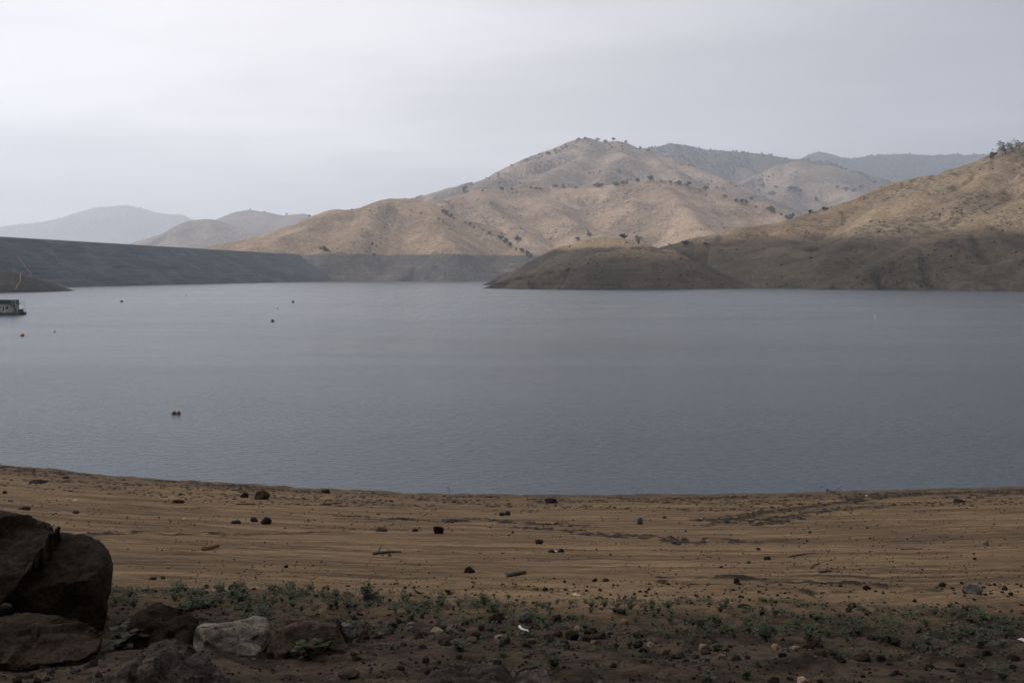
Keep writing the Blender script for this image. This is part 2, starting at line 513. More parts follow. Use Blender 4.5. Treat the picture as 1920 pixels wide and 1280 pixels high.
build_hill('peninsula', [[(985, 523, 783), (1060, 492, 805), (1130, 474, 815), (1190, 467, 820), (1240, 471, 825), (1290, 486, 830), (1340, 511, 835), (1395, 538, 840)],
                         [(1200, 470, 822), (1235, 472, 900), (1260, 465, 960)]],
           0.45, M_pen_front, 2.0, 23, gully=7, gully_wl=30, rough=2.2, rough_wl=50, crest_r=12, k=4, fine_amp=0.6)
build_hill('left_bluff', [[(-300, 470, 640), (-100, 494, 640), (0, 508, 650), (60, 522, 665), (100, 534, 680), (130, 543, 690)]],
           0.5, M_bluff, 2.2, 24, gully=3.5, gully_wl=30, rough=2.0, rough_wl=40, crest_r=14, k=3, fine_amp=0.6)


# ------------------------------------------------------------------ dam
def dam_mat(t, b):
    p = pos(t)
    lines = t.noise(t.mapping(p, (0.008, 0.008, 0.45)), 1.0, 6, 0.7, 0.2)
    rub = t.noise(p, 0.45, 5, 0.8)
    mid = t.noise(t.mapping(p, (1, 1, 3)), 0.03, 5, 0.7, 0.5)
    f = t.math('ADD', t.math('MULTIPLY', lines, 0.45), t.math('ADD', t.math('MULTIPLY', rub, 0.3), t.math('MULTIPLY', mid, 0.25)))
    c = t.mix(t.ramp(f, 0.38, 0.60), (0.014, 0.019, 0.023), (0.070, 0.083, 0.090))
    c = t.mix(t.ramp(t.noise(t.mapping(p, (0.6, 0.6, 1.5)), 0.05, 6, 0.75, 0.8), 0.48, 0.64, 0, 0.75), c, (0.105, 0.115, 0.118))
    c = t.mix(t.ramp(t.noise(p, 0.9, 3, 0.6), 0.62, 0.75, 0, 0.5), c, (0.22, 0.22, 0.21))
    c = t.mix(t.math('MULTIPLY', t.ramp(t.noise(t.mapping(p, (0.02, 0.02, 0.5), (7, 3, 1)), 1.0, 4, 0.6), 0.6, 0.72), t.ramp(rub, 0.42, 0.6)), c, (0.20, 0.185, 0.165))
    sep = t.node('ShaderNodeSeparateXYZ'); t.put(sep.inputs[0], p)
    jn = t.math('ADD', sep.outputs[1], t.math('MULTIPLY', t.math('SUBTRACT', t.noise(p, 0.014, 6, 0.75, 1.0), 0.5), 620.0))
    jn = t.math('ADD', jn, t.math('MULTIPLY', sep.outputs[0], 1.3))
    nat = t.mix(t.ramp(rub, 0.4, 0.6), (0.058, 0.060, 0.062), (0.13, 0.122, 0.115))       # natural bank rock at the abutment
    c = t.mix(t.ramp(jn, 1020, 1380, 0.0, 0.95), c, nat)
    t.put(b.inputs['Base Color'], c)
    t.put(b.inputs['Normal'], t.bump(t.math('ADD', rub, mid), 1.0, 2.5))


M_dam = material('riprap', dam_mat, 0.95, 0.1)
M_road = plain('crest_gravel', (0.16, 0.15, 0.14), 0.95, 0.1)


def build_dam():
    a = np.array([at_depth(-420, 445, 820)[0], 640.0]); 
    a = np.array(at_depth(-350, 445, 700)[:2])
    m = np.array(at_depth(0, 445, 935)[:2])
    b = np.array(at_depth(545, 477, 1720)[:2]); b = b + (b - m) * 0.32
    a = m + (m - b) * 0.75
    ab = b - a; L = np.linalg.norm(ab); ab /= L
    nrm = np.array([ab[1], -ab[0]])              # towards the lake (right / near)
    root = empty('dam', (m[0], m[1], 0))
    tag(root, 'long dark rock-faced earth dam closing the lake on the left', 'dam')
    zc = 46.0
    ns, nu = 520, 46
    s = np.linspace(0, L, ns)
    prof = [(0.0, zc)] + [(0.0 + (zc + 6.5) * 1.9 * k / (nu - 1), zc - (zc + 6.5) * k / (nu - 1)) for k in range(1, nu)]
    off = np.array([q[0] for q in prof]) + 5.0; zz = np.array([q[1] for q in prof])
    S, O = np.meshgrid(s, off, indexing='ij')
    Z = np.tile(zz, (ns, 1)) + 0.0
    X = a[0] + ab[0] * S + nrm[0] * O - m[0]; Y = a[1] + ab[1] * S + nrm[1] * O - m[1]
    amp = np.ones(nu); amp[0] = 0
    Z = Z + (fbm(S / 9, O / 5, octaves=4, seed=90) * 0.9 + fbm(S / 60, O / 3, octaves=3, seed=93) * 0.7) * amp
    fade = sstep(0.72, 0.86, S / L)
    Z = Z + fade * amp * fbm(S / 45, O / 30, octaves=5, gain=0.6, seed=96) * 7.0
    f = grid_faces(ns, nu)[:, ::-1]
    link('upstream_face', mesh_np('upstream_face', np.stack([X.ravel(), Y.ravel(), Z.ravel()], 1), f, [M_dam]), root)
    # crest road and the downstream side
    O2 = np.array([5.0, 4.0, -5.0, -6.0, -120.0]); Z2 = np.array([zc, zc + 0.35, zc + 0.35, zc, -6.5])
    S, O = np.meshgrid(s, O2, indexing='ij')
    X = a[0] + ab[0] * S + nrm[0] * O - m[0]; Y = a[1] + ab[1] * S + nrm[1] * O - m[1]
    link('crest_road', mesh_np('crest_road', np.stack([X.ravel(), Y.ravel(), np.tile(Z2, (ns, 1)).ravel()], 1), grid_faces(ns, 5), [M_road]), root)
    return root


build_dam()

# ------------------------------------------------------------------ ground sheet, water
SHORE_X = np.array([-900, -300, -120, -60, -29.5, -19.5, -9.8, -3, 1.0, 9.0, 17.5, 26.2, 60, 120, 300, 900.0])
SHORE_Y = np.array([700, 300, 125, 79, 57.0, 53.2, 50.6, 49.4, 49.1, 49.3, 50.0, 51.0, 57, 75, 160, 420.0])


def shore(x):
    e = 1.5
    return sum(np.interp(np.asarray(x) + o, SHORE_X, SHORE_Y) for o in (-2 * e, -e, 0, e, 2 * e)) / 5


GSL = 0.188


def zg_base(x, y):
    sd = shore(x) - y
    z = GSL * sd
    z = np.where(sd < 0, np.maximum(0.22 * sd, -6.0), z)
    z = z + 1.0 * np.maximum(0, -2.5 - np.asarray(y))  # unseen steep bank behind the camera, added to block sky and darken the foreground
    return np.minimum(z, 42 + 0.02 * z)


def zg(x, y):
    x = np.asarray(x, float); y = np.asarray(y, float)
    sd = shore(x) - y
    z = zg_base(x, y)
    near = 1 - sstep(10.5, 16.0, y)
    z = z + fbm(x / 9, sd / 4, octaves=3, seed=1) * 0.07 * sstep(-0.5, 5, sd)
    z = z + fbm(x / 2.4, sd / 0.45, octaves=3, seed=2) * 0.022                      # old water lines along the shore
    z = z + fbm(x / 0.8, y / 0.8, octaves=4, seed=3, gain=0.6) * (0.028 + 0.05 * near) + fbm(x / 1.7, sd / 0.9, octaves=3, seed=6) * 0.11 * np.exp(-(sd / 1.6) ** 2)
    edge = 1 - sstep(1.0, 9.0, sd)
    z = z + np.maximum(0, fbm(x / 0.5, sd / 0.3, octaves=3, seed=4)) * 0.09 * edge * sstep(-0.2, 0.6, sd)
    return z


def ground_hit(px, py):
    r = ray(px, py)
    ys = np.linspace(3.0, 75.0, 4000)
    t = ys / r[1]
    d = CAM_H + r[2] * t - zg_base(r[0] * t, ys)
    i = int(np.argmax(d < 0))
    if not d[i] < 0:
        i = len(ys) - 1
    return np.array([r[0] * t[i], ys[i]])


CHURN = [  # dark trodden and wheel-churned mud, (photo pixels on the beach, half width m)
    ([(610, 967), (700, 972), (780, 975), (870, 978)], 0.22),
    ([(885, 974), (930, 977), (1000, 982), (1090, 986)], 0.26),
    ([(974, 991), (1070, 995), (1112, 1003), (1190, 1010), (1240, 1013), (1307, 1023)], 0.20),
    ([(1165, 1003), (1240, 1010), (1290, 1018)], 0.16),
    ([(1339, 1012), (1375, 1013), (1410, 1019)], 0.16),
    ([(1314, 977), (1420, 963), (1502, 952), (1594, 941), (1683, 931), (1814, 924), (1960, 927)], 0.42),
    ([(1321, 984), (1389, 977), (1452, 970), (1523, 961), (1594, 954), (1700, 947)], 0.2),
    ([(1420, 984), (1467, 977), (1502, 966)], 0.2),
    ([(1594, 938), (1700, 929), (1830, 922), (1960, 922)], 0.5),
    ([(0, 1012), (130, 1004), (260, 998), (400, 1000)], 0.22),
    ([(430, 1003), (540, 1001), (640, 998)], 0.16),
    ([(540, 992), (640, 990), (760, 996)], 0.14),
    ([(1240, 1085), (1420, 1093), (1600, 1105), (1760, 1118)], 0.13),
    ([(1240, 1098), (1420, 1104), (1600, 1118)], 0.10),
]
CHURN_W = [(np.array([ground_hit(*p) for p in line]), w) for line, w in CHURN]


def churn_at(x, y):
    c = np.zeros(np.shape(x))
    jx = fbm(x / 1.2, y / 0.8, octaves=3, seed=31) * 0.35
    for line, w in CHURN_W:
        for a, b in zip(line[:-1], line[1:]):
            ab = b - a; L2 = ab @ ab
            t = np.clip(((x - a[0]) * ab[0] + (y - a[1]) * ab[1]) / L2, 0, 1)
            d = np.hypot(x - a[0] - t * ab[0], y + jx - a[1] - t * ab[1])
            c = np.maximum(c, 1 - sstep(w * 0.5, w * 1.4, d))
    return c


def ground_mat(t, b):
    uvn = t.node('ShaderNodeUVMap', uv_map='uv').outputs[0]      # u = along the shore, v = metres from the waterline
    p = pos(t)
    sep = t.node('ShaderNodeSeparateXYZ'); t.put(sep.inputs[0], uvn)
    v = sep.outputs[1]
    churn = t.node('ShaderNodeAttribute', attribute_name='churn').outputs['Fac']
    warp = t.node('ShaderNodeTexNoise'); t.put(warp.inputs['Vector'], uvn); warp.inputs['Scale'].default_value = 0.35; warp.inputs['Detail'].default_value = 4
    wv = t.vmath('MULTIPLY', t.vmath('SUBTRACT', warp.outputs['Color'], (0.5, 0.5, 0.5)), (1.5, 0.9, 0.0))
    uvw = t.vmath('ADD', uvn, wv)
    streak = t.noise(t.mapping(uvw, (0.13, 1.3, 1)), 1.0, 7, 0.72, 0.9)
    streak2 = t.noise(t.mapping(uvw, (0.6, 4.0, 1), (4, 2, 0)), 1.0, 6, 0.75, 0.8)
    patchy = t.ramp(t.noise(t.mapping(uvn, (0.12, 0.3, 1), (8, 3, 0)), 1.0, 4, 0.6, 0.5), 0.36, 0.62)
    blot = t.noise(p, 0.6, 5, 0.65, 0.4)
    grain = t.noise(p, 9.0, 5, 0.8)
    sand = t.mix(t.ramp(streak, 0.36, 0.62), (0.082, 0.055, 0.030), (0.228, 0.152, 0.084))
    sand = t.mix(t.math('MULTIPLY', t.ramp(streak2, 0.47, 0.60, 0.0, 0.9), patchy), sand, (0.042, 0.032, 0.023))
    sand = t.mix(t.ramp(blot, 0.35, 0.7, 0.0, 0.45), sand, (0.115, 0.073, 0.041))
    sand = t.mix(t.ramp(grain, 0.48, 0.72, 0.0, 0.55), sand, (0.05, 0.038, 0.028))
    # silt and drift near the water
    silt = t.ramp(t.math('ADD', v, t.math('MULTIPLY', t.math('SUBTRACT', blot, 0.5), 5.0)), 2.0, 11.0, 1.0, 0.0)
    sm = t.noise(t.mapping(uvn, (0.8, 3.0, 1)), 1.0, 6, 0.75, 0.5)
    siltc = t.mix(t.ramp(sm, 0.40, 0.60), (0.040, 0.031, 0.022), (0.135, 0.094, 0.060))
    sand = t.mix(t.math('MULTIPLY', silt, 0.8), sand, siltc)
    wet = t.ramp(v, 0.0, 0.9, 1.0, 0.0)
    sand = t.mix(wet, sand, (0.035, 0.029, 0.023))
    # stony brown soil of the upper bank, foreground dimness painted into its colour
    dim_soil = t.mix(t.ramp(t.noise(p, 2.2, 6, 0.7, 0.5), 0.36, 0.64), (0.021, 0.016, 0.0105), (0.070, 0.050, 0.033))
    dim_soil = t.mix(t.ramp(grain, 0.45, 0.7, 0.0, 0.7), dim_soil, (0.016, 0.012, 0.009))
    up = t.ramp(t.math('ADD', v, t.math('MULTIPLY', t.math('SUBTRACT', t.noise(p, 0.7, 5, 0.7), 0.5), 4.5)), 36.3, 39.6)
    c = t.mix(up, sand, dim_soil)
    cm = t.math('MULTIPLY', churn, t.ramp(t.noise(p, 3.0, 5, 0.7), 0.36, 0.55))
    c = t.mix(cm, c, (0.026, 0.021, 0.016))
    t.put(b.inputs['Base Color'], c)
    h = t.math('ADD', t.math('MULTIPLY', grain, 0.5), t.math('MULTIPLY', t.noise(p, 28.0, 4, 0.7), 0.25))
    h = t.math('ADD', h, t.math('MULTIPLY', streak2, 0.8))
    t.put(b.inputs['Normal'], t.bump(h, 1.0, 0.05))
    t.put(b.inputs['Roughness'], t.ramp(v, 0.0, 0.8, 0.35, 0.95))


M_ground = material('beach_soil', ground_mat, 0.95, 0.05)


def build_ground():
    u = np.concatenate([-np.geomspace(1.02, 12, 40)[::-1], np.linspace(-1, 1, 1000), np.geomspace(1.02, 12, 40)])
    rows = np.concatenate([-np.geomspace(0.6, 160, 30)[::-1], np.linspace(-0.4, 4.6, 12), np.geomspace(4.8, 62, 760), np.geomspace(62.5, 130, 30)])
    U, Yr = np.meshgrid(u, rows)
    base = np.maximum(5.5, 2.2 + 0.60 * np.maximum(Yr, 0))
    base = np.where(Yr < 0, 5.5 + 0.3 * np.abs(Yr), base)
    X = U * base
    # the far wings follow the curving shore
    Y = Yr + np.where(np.abs(X) > 40, (shore(X) - shore(np.sign(X) * 40)) * sstep(40, 90, np.abs(X)), 0)
    Z = zg(X, Y)
    ch = churn_at(X, Y)
    Z = Z + ch * (fbm(X / 0.35, Y / 0.35, octaves=3, seed=8) * 0.07 + 0.02)
    uv = np.stack([X.ravel(), (shore(X) - Y).ravel()], 1)
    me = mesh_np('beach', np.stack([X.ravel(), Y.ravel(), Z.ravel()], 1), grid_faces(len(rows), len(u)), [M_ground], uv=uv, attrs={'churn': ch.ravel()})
    tag(link('beach', me), kind='structure')


build_ground()


def water_mat(t, b):
    p = pos(t)
    b.inputs['Base Color'].default_value = (0.024, 0.043, 0.058, 1)
    b.inputs['IOR'].default_value = 1.333
    b.inputs['Specular IOR Level'].default_value = 0.5
    big = t.noise(t.mapping(p, (0.9, 1.6, 1), rot=(0, 0, 0.35)), 1.3, 3, 0.55, 0.3)
    fine = t.noise(t.mapping(p, (0.9, 1.7, 1), rot=(0, 0, -0.2)), 5.0, 3, 0.6, 0.3)
    gust = t.ramp(t.noise(t.mapping(p, (0.5, 1.6, 1)), 0.012, 4, 0.6, 0.8), 0.35, 0.65, 0.75, 1.15)
    h = t.math('ADD', t.math('MULTIPLY', big, 0.30), t.math('MULTIPLY', fine, 0.10))
    h = t.math('MULTIPLY', h, gust)
    t.put(b.inputs['Normal'], t.bump(h, 1.0, 0.46))
    t.put(b.inputs['Roughness'], t.ramp(t.noise(t.mapping(p, (0.25, 1.2, 1)), 0.03, 5, 0.6, 0.8), 0.35, 0.65, 0.185, 0.245))


M_water = material('lake_water', water_mat, 0.20, 0.5)
xs = np.array([-3200.0, -600, 0, 600, 3200]); ys_ = np.array([-1.0, 100, 700, 1800, 3000])
gx, gy = np.meshgrid(xs, ys_)
gy = np.where(gy < 0, 30.0, gy)
tag(link('lake_water', mesh_np('lake_water', np.stack([gx.ravel(), gy.ravel(), np.zeros(25)], 1), grid_faces(5, 5), [M_water])), kind='structure')

M_land = hill_mat('base_land', (0.22, 0.16, 0.11), (0.34, 0.25, 0.17), (0.10, 0.09, 0.07), ring_on=False, fine=0.3)
gx, gy = np.meshgrid(np.linspace(-12400, 12400, 31), np.linspace(-2500, 18400, 19))
tag(link('ground', mesh_np('ground', np.stack([gx.ravel(), gy.ravel(), np.full(gx.size, -7.5)], 1), grid_faces(19, 31), [M_land])), kind='structure')
#@@BEGIN_OBJECTS
# ------------------------------------------------------------------ shape helpers
class MB:
    """collects boxes, tubes and leaves into one mesh"""
    def __init__(self):
        self.v, self.f, self.m = [], [], []

    def add(self, vs, fs, mi=0):
        o = len(self.v)
        self.v += [tuple(p) for p in vs]
        self.f += [tuple(i + o for i in q) for q in fs]
        self.m += [mi] * len(fs)

    def box(self, x0, x1, y0, y1, z0, z1, mi=0, bev=0.0):
        if bev <= 0:
            vs = [(x, y, z) for x in (x0, x1) for y in (y0, y1) for z in (z0, z1)]
            self.add(vs, [(0, 1, 3, 2), (4, 6, 7, 5), (0, 4, 5, 1), (2, 3, 7, 6), (0, 2, 6, 4), (1, 5, 7, 3)], mi)
        else:
            bm = bmesh.new()
            bmesh.ops.create_cube(bm, size=1.0)
            for q in bm.verts:
                q.co = Vector(((x0 + x1) / 2 + q.co.x * (x1 - x0), (y0 + y1) / 2 + q.co.y * (y1 - y0), (z0 + z1) / 2 + q.co.z * (z1 - z0)))
            bmesh.ops.bevel(bm, geom=bm.edges[:], offset=bev, segments=2, affect='EDGES')
            bm.verts.index_update()
            self.add([q.co[:] for q in bm.verts], [[q.index for q in g.verts] for g in bm.faces], mi)
            bm.free()

    def tube(self, pts, radii, n=6, mi=0, cap=True):
        pts = [Vector(p) for p in pts]
        if not hasattr(radii, '__len__'):
            radii = [radii] * len(pts)
        vs, fs = [], []
        ref = Vector((0.31, 0.17, 0.93))
        for i, p in enumerate(pts):
            d = (pts[min(i + 1, len(pts) - 1)] - pts[max(i - 1, 0)]).normalized()
            a = d.cross(ref)
            if a.length < 0.05:
                a = d.cross(Vector((1, 0, 0)))
            a.normalize(); b = d.cross(a)
            for k in range(n):
                an = 2 * math.pi * k / n
                vs.append(p + (a * math.cos(an) + b * math.sin(an)) * radii[i])
        for i in range(len(pts) - 1):
            for k in range(n):
                fs.append((i * n + k, i * n + (k + 1) % n, (i + 1) * n + (k + 1) % n, (i + 1) * n + k))
        if cap:
            fs.append(tuple(range(n))[::-1]); fs.append(tuple((len(pts) - 1) * n + k for k in range(n)))
        self.add(vs, fs, mi)

    def lathe(self, prof, n=20, mi=0, c=(0, 0, 0)):
        vs, fs = [], []
        for r, z in prof:
            for k in range(n):
                a = 2 * math.pi * k / n
                vs.append((c[0] + r * math.cos(a), c[1] + r * math.sin(a), c[2] + z))
        for i in range(len(prof) - 1):
            for k in range(n):
                fs.append((i * n + k, i * n + (k + 1) % n, (i + 1) * n + (k + 1) % n, (i + 1) * n + k))
        self.add(vs, fs, mi)

    def leaf(self, p, d, up, l, w, mi=0, fold=0.15):
        p = Vector(p); d = Vector(d).normalized()
        s = d.cross(Vector(up))
        if s.length < 1e-3:
            s = d.cross(Vector((1, 0, 0.2)))
        s.normalize(); u = s.cross(d)
        t = p + d * l - u * (l * 0.18)
        m = p + d * l * 0.5 - u * (w * fold)
        a = p + d * l * 0.42 + s * w * 0.5; b = p + d * l * 0.42 - s * w * 0.5
        self.add([p, a, t, m, b], [(0, 3, 2, 1), (0, 4, 2, 3)], mi)

    def mesh(self, name, mats, smooth=False):
        me = bpy.data.meshes.new(name)
        me.from_pydata(self.v, [], self.f)
        for m in mats:
            me.materials.append(m)
        me.polygons.foreach_set('material_index', self.m)
        me.polygons.foreach_set('use_smooth', [smooth] * len(self.f))
        me.update()
        return me

    def build(self, name, mats, parent=None, smooth=False):
        return link(name, self.mesh(name, mats if isinstance(mats, (list, tuple)) else [mats], smooth), parent)


def copy_tree(o, parent=None):
    c = o.copy()
    scene.collection.objects.link(c)
    c.parent = parent
    for ch in [q for q in scene.objects if q.parent == o]:
        copy_tree(ch, c)
    return c


ICO = {}


def ico(sub):
    if sub not in ICO:
        bm = bmesh.new()
        bmesh.ops.create_icosphere(bm, subdivisions=sub, radius=1.0)
        bm.verts.index_update()
        ICO[sub] = (np.array([q.co[:] for q in bm.verts]), np.array([[q.index for q in g.verts] for g in bm.faces]))
        bm.free()
    return ICO[sub]


def rock_shape(seed, sub=3, planes=11, lo=0.45, hi=0.85, rough=0.05):
    g = np.random.default_rng(seed)
    v, f = ico(sub)
    v = v.copy()
    for _ in range(planes):
        n = g.normal(size=3); n /= np.linalg.norm(n)
        if n[2] < -0.2:
            n[2] *= -1
        d = g.uniform(lo, hi)
        v -= np.outer(np.maximum(0, v @ n - d), n)
    nrm = v / np.linalg.norm(v, axis=1, keepdims=True)
    v = v + nrm * (fbm(v[:, 0] * 2 + seed, v[:, 1] * 2, v[:, 2] * 2, 3, 0.5, seed) * rough * 1.6 + fbm(v[:, 0] * 7 + seed, v[:, 1] * 7, v[:, 2] * 7, 3, 0.6, seed + 5) * rough * 0.7)[:, None]
    mn, mx = v.min(0), v.max(0)
    v = (v - (mn + mx) / 2) / (mx - mn)            # unit box
    v[:, 2] += 0.5
    return v, f


def rock_mat(name, a, b_, c_, scale=5.0, bump=0.02):
    def build(t, b):
        p = obj_co(t)
        oi = t.node('ShaderNodeObjectInfo')
        n1 = t.noise(p, scale, 6, 0.68, 0.6)
        n2 = t.noise(p, scale * 6, 5, 0.75)
        c = t.mix(t.ramp(n1, 0.36, 0.62), a, b_)
        c = t.mix(t.ramp(n2, 0.46, 0.66, 0, 0.85), c, c_)
        c = t.mix(t.ramp(t.noise(p, scale * 2.2, 6, 0.75, 1.0), 0.58, 0.70, 0, 0.6), c, tuple(v * 1.7 for v in b_))
        hs = t.node('ShaderNodeHueSaturation')
        t.put(hs.inputs['Color'], c)
        t.put(hs.inputs['Value'], t.ramp(oi.outputs['Random'], 0, 1, 0.7, 1.35, False))
        t.put(b.inputs['Base Color'], hs.outputs[0])
        h = t.math('ADD', n2, t.math('MULTIPLY', n1, 1.5))
        t.put(b.inputs['Normal'], t.bump(h, 1.0, bump))
    return material(name, build, 0.95, 0.04)


RM = {
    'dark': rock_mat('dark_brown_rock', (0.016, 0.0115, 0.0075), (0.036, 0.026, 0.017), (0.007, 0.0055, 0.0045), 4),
    'brown': rock_mat('brown_rock', (0.026, 0.0185, 0.012), (0.056, 0.042, 0.029), (0.012, 0.0095, 0.007), 4),
    'grey': rock_mat('grey_rock', (0.075, 0.069, 0.061), (0.150, 0.138, 0.122), (0.036, 0.033, 0.030), 5),
    'tan': rock_mat('tan_rock', (0.150, 0.108, 0.070), (0.260, 0.195, 0.130), (0.075, 0.055, 0.038), 5),
    'pale': rock_mat('pale_rock', (0.085, 0.070, 0.054), (0.17, 0.145, 0.115), (0.036, 0.030, 0.025), 4, 0.03),
    'mauve': rock_mat('mauve_rock', (0.034, 0.027, 0.022), (0.085, 0.068, 0.058), (0.017, 0.0135, 0.012), 5, 0.03),
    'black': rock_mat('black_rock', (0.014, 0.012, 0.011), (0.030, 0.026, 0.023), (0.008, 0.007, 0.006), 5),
}


# ------------------------------------------------------------------ large rocks of the near bank
def hull_rock(name, hulls, voxel, mat, label, cat='boulder', rough=0.035, seed=0, group=None, strata=0.0):
    """hulls: lists of world points; each convex hull is a mass, the masses are fused and weathered"""
    bm = bmesh.new()
    for pts in hulls:
        vs = [bm.verts.new(tuple(p)) for p in pts]
        bmesh.ops.convex_hull(bm, input=vs)
    loose = [q for q in bm.verts if not q.link_faces]
    bmesh.ops.delete(bm, geom=loose, context='VERTS')
    me = bpy.data.meshes.new('tmp'); bm.to_mesh(me); bm.free()
    ob = bpy.data.objects.new('tmp', me); scene.collection.objects.link(ob)
    md = ob.modifiers.new('r', 'REMESH'); md.mode = 'VOXEL'; md.voxel_size = voxel
    sm = ob.modifiers.new('s', 'SMOOTH'); sm.factor = 0.5; sm.iterations = 1
    dg = bpy.context.evaluated_depsgraph_get()
    em = bpy.data.meshes.new_from_object(ob.evaluated_get(dg))
    n = len(em.vertices)
    v = np.zeros(n * 3); em.vertices.foreach_get('co', v); v = v.reshape(-1, 3)
    nr = np.zeros(n * 3); em.vertices.foreach_get('normal', nr); nr = nr.reshape(-1, 3)
    g = np.random.default_rng(seed * 31 + 5)
    size = np.median(v.max(0) - v.min(0))
    for _ in range(16):                              # chipped facets
        i = g.integers(n); p = v[i]; q = nr[i] + g.normal(size=3) * 0.45; q /= np.linalg.norm(q)
        rad = size * g.uniform(0.15, 0.4)
        hgt = (v - p) @ q + size * g.uniform(0.0, 0.02)
        m_ = (np.linalg.norm(v - p, axis=1) < rad) & (hgt > 0) & (hgt < size * 0.09) & (nr @ q > 0.3)
        v[m_] -= np.outer(hgt[m_] * 0.92, q)
    x, y, z = v.T
    tilt = z + 0.35 * x + 0.2 * y
    r = voxel / 0.03
    crack = 1 - np.abs(2 * vnoise(x * 1.3 + seed, y * 1.3, z * 2.2, seed + 8) - 1)
    crack = -sstep(0.90, 1.0, crack) * rough * 1.5
    d = fbm(x * 1.6 + seed, y * 1.6, z * 1.6, 3, 0.5, seed + 1) * rough * 2.6 + fbm(x * 7, y * 7, z * 7, 4, 0.6, seed + 2) * rough * 0.7 - np.abs(fbm(x * 3.1 + 4, y * 3.1, z * 3.1, 4, 0.6, seed + 6)) * rough * 3.2 - np.abs(fbm(x * 11 + 4, y * 11, z * 11, 3, 0.6, seed + 7)) * rough * 0.9 + crack
    if strata:
        d = d + fbm(x * 1.2, y * 1.2, tilt * 16, 3, 0.6, seed + 3) * strata
    v = v + nr * d[:, None]
    c = np.array([v[:, 0].mean(), v[:, 1].mean(), 0]); c[2] = v[:, 2].min()
    em.vertices.foreach_set('co', (v - c).ravel())
    em.materials.clear(); em.materials.append(mat)
    em.polygons.foreach_set('use_smooth', np.ones(len(em.polygons), bool))
    em.name = name
    em.update()
    bpy.data.objects.remove(ob); bpy.data.meshes.remove(me)
    return tag(link(name, em, None, tuple(c)), label, cat, group)


def outline_hull(px, thick, lean=0.35, base=None, sink=0.12, shrink=0.8):
    """front outline in photo pixels stood up on the ground at its own distance, given a back"""
    pb = max(px, key=lambda q: q[1])
    d0 = ground_hit(*pb)[1] if base is None else base
    zb = at_depth(pb[0], pb[1], d0)[2]
    fr = []
    for q in px:
        p = at_depth(q[0], q[1], d0)
        d = d0 + lean * max(0, p[2] - zb)
        fr.append(at_depth(q[0], q[1], d))
    fr = np.array(fr); c = fr.mean(0)
    bk = c + (fr - c) * np.array([shrink, 1, shrink]) + np.array([0, thick, 0])
    low = fr[fr[:, 2] < zb + 0.25 * (fr[:, 2].max() - zb)] - np.array([0, 0, sink])
    lowb = low + np.array([0, thick, 0.0])
    return list(fr) + list(bk) + list(low) + list(lowb)


D0 = 9.6
right_mass = [at_depth(*p) for p in [(14, 1128, 9.3), (60, 1215, 9.3), (150, 1212, 9.4), (198, 1196, 9.6), (208, 1150, 9.6), (206, 1108, 9.6), (219, 1044, 9.75), (190, 1011, 10.1), (118, 992, 10.1), (112, 1000, 9.9),
              (100, 1090, 9.25), (165, 1085, 9.3), (118, 994, 11.4), (186, 1012, 11.3), (205, 1090, 11.0), (20, 1100, 11.4), (196, 1165, 10.6), (190, 1200, 10.2)]]
left_mass = [at_depth(*p) for p in [(-420, 1010, 9.1), (-330, 1220, 8.7), (-60, 1200, 8.8), (6, 1126, 9.05), (46, 1085, 9.2), (92, 1018, 9.45), (114, 984, 9.8), (62, 966, 10.2), (0, 955, 10.3), (-160, 948, 10.4),
             (-300, 955, 11.6), (-420, 980, 11.2), (95, 982, 11.4), (0, 957, 11.8), (10, 1120, 10.6)]]
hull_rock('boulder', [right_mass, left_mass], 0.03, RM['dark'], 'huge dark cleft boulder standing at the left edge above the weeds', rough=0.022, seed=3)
hull_rock('boulder', [outline_hull([(243, 1153), (290, 1163), (327, 1182), (350, 1199), (356, 1219), (300, 1220), (252, 1212), (228, 1186)], 0.5, 0.8)], 0.014, RM['dark'],
          'dark wedge-shaped slab sloping down to the right below the huge boulder', rough=0.016, seed=11, strata=0.01)
pb = ground_hit(420, 1221)[1]
pale_top = [at_depth(*p) for p in [(371, 1164, pb + .48), (420, 1161, pb + .50), (480, 1152, pb + .56), (501, 1161, pb + .46), (506, 1176, pb + .30), (466, 1195, pb + .06), (432, 1189, pb + .05), (413, 1178, pb + .06), (366, 1177, pb + .10),
            (360, 1222, pb), (432, 1226, pb - .02), (380, 1235, pb), (486, 1226, pb + .08), (512, 1204, pb + .32), (490, 1215, pb + .6), (380, 1210, pb + .6)]]
hull_rock('boulder', [pale_top], 0.012, RM['pale'],
          'pale grey flat-topped block, lightest of the large rocks', rough=0.009, seed=12, strata=0.007)
hull_rock('boulder', [outline_hull([(494, 1198), (511, 1180), (580, 1171), (634, 1171), (652, 1214), (560, 1227), (500, 1222)], 0.4, 0.7)], 0.013, RM['brown'],
          'reddish brown squarish rock just right of the pale block', rough=0.015, seed=13, strata=0.006)
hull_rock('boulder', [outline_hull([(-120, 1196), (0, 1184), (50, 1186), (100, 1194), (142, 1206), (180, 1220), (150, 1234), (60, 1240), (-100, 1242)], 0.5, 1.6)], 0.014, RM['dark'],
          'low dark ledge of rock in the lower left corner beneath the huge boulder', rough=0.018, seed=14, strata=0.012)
hull_rock('boulder', [outline_hull([(180, 1300), (198, 1264), (236, 1236), (290, 1231), (332, 1246), (380, 1276), (410, 1310), (300, 1320)], 0.45, 1.0)], 0.011, RM['mauve'],
          'rounded mauve-grey boulder cut by the bottom edge of the photo', rough=0.02, seed=15)
hull_rock('rock', [outline_hull([(436, 1212), (450, 1206), (474, 1210), (490, 1220), (478, 1228), (446, 1227)], 0.14, 0.9)], 0.006, RM['pale'],
          'small pale wedge of stone at the foot of the pale block', 'rock', 0.006, 16)
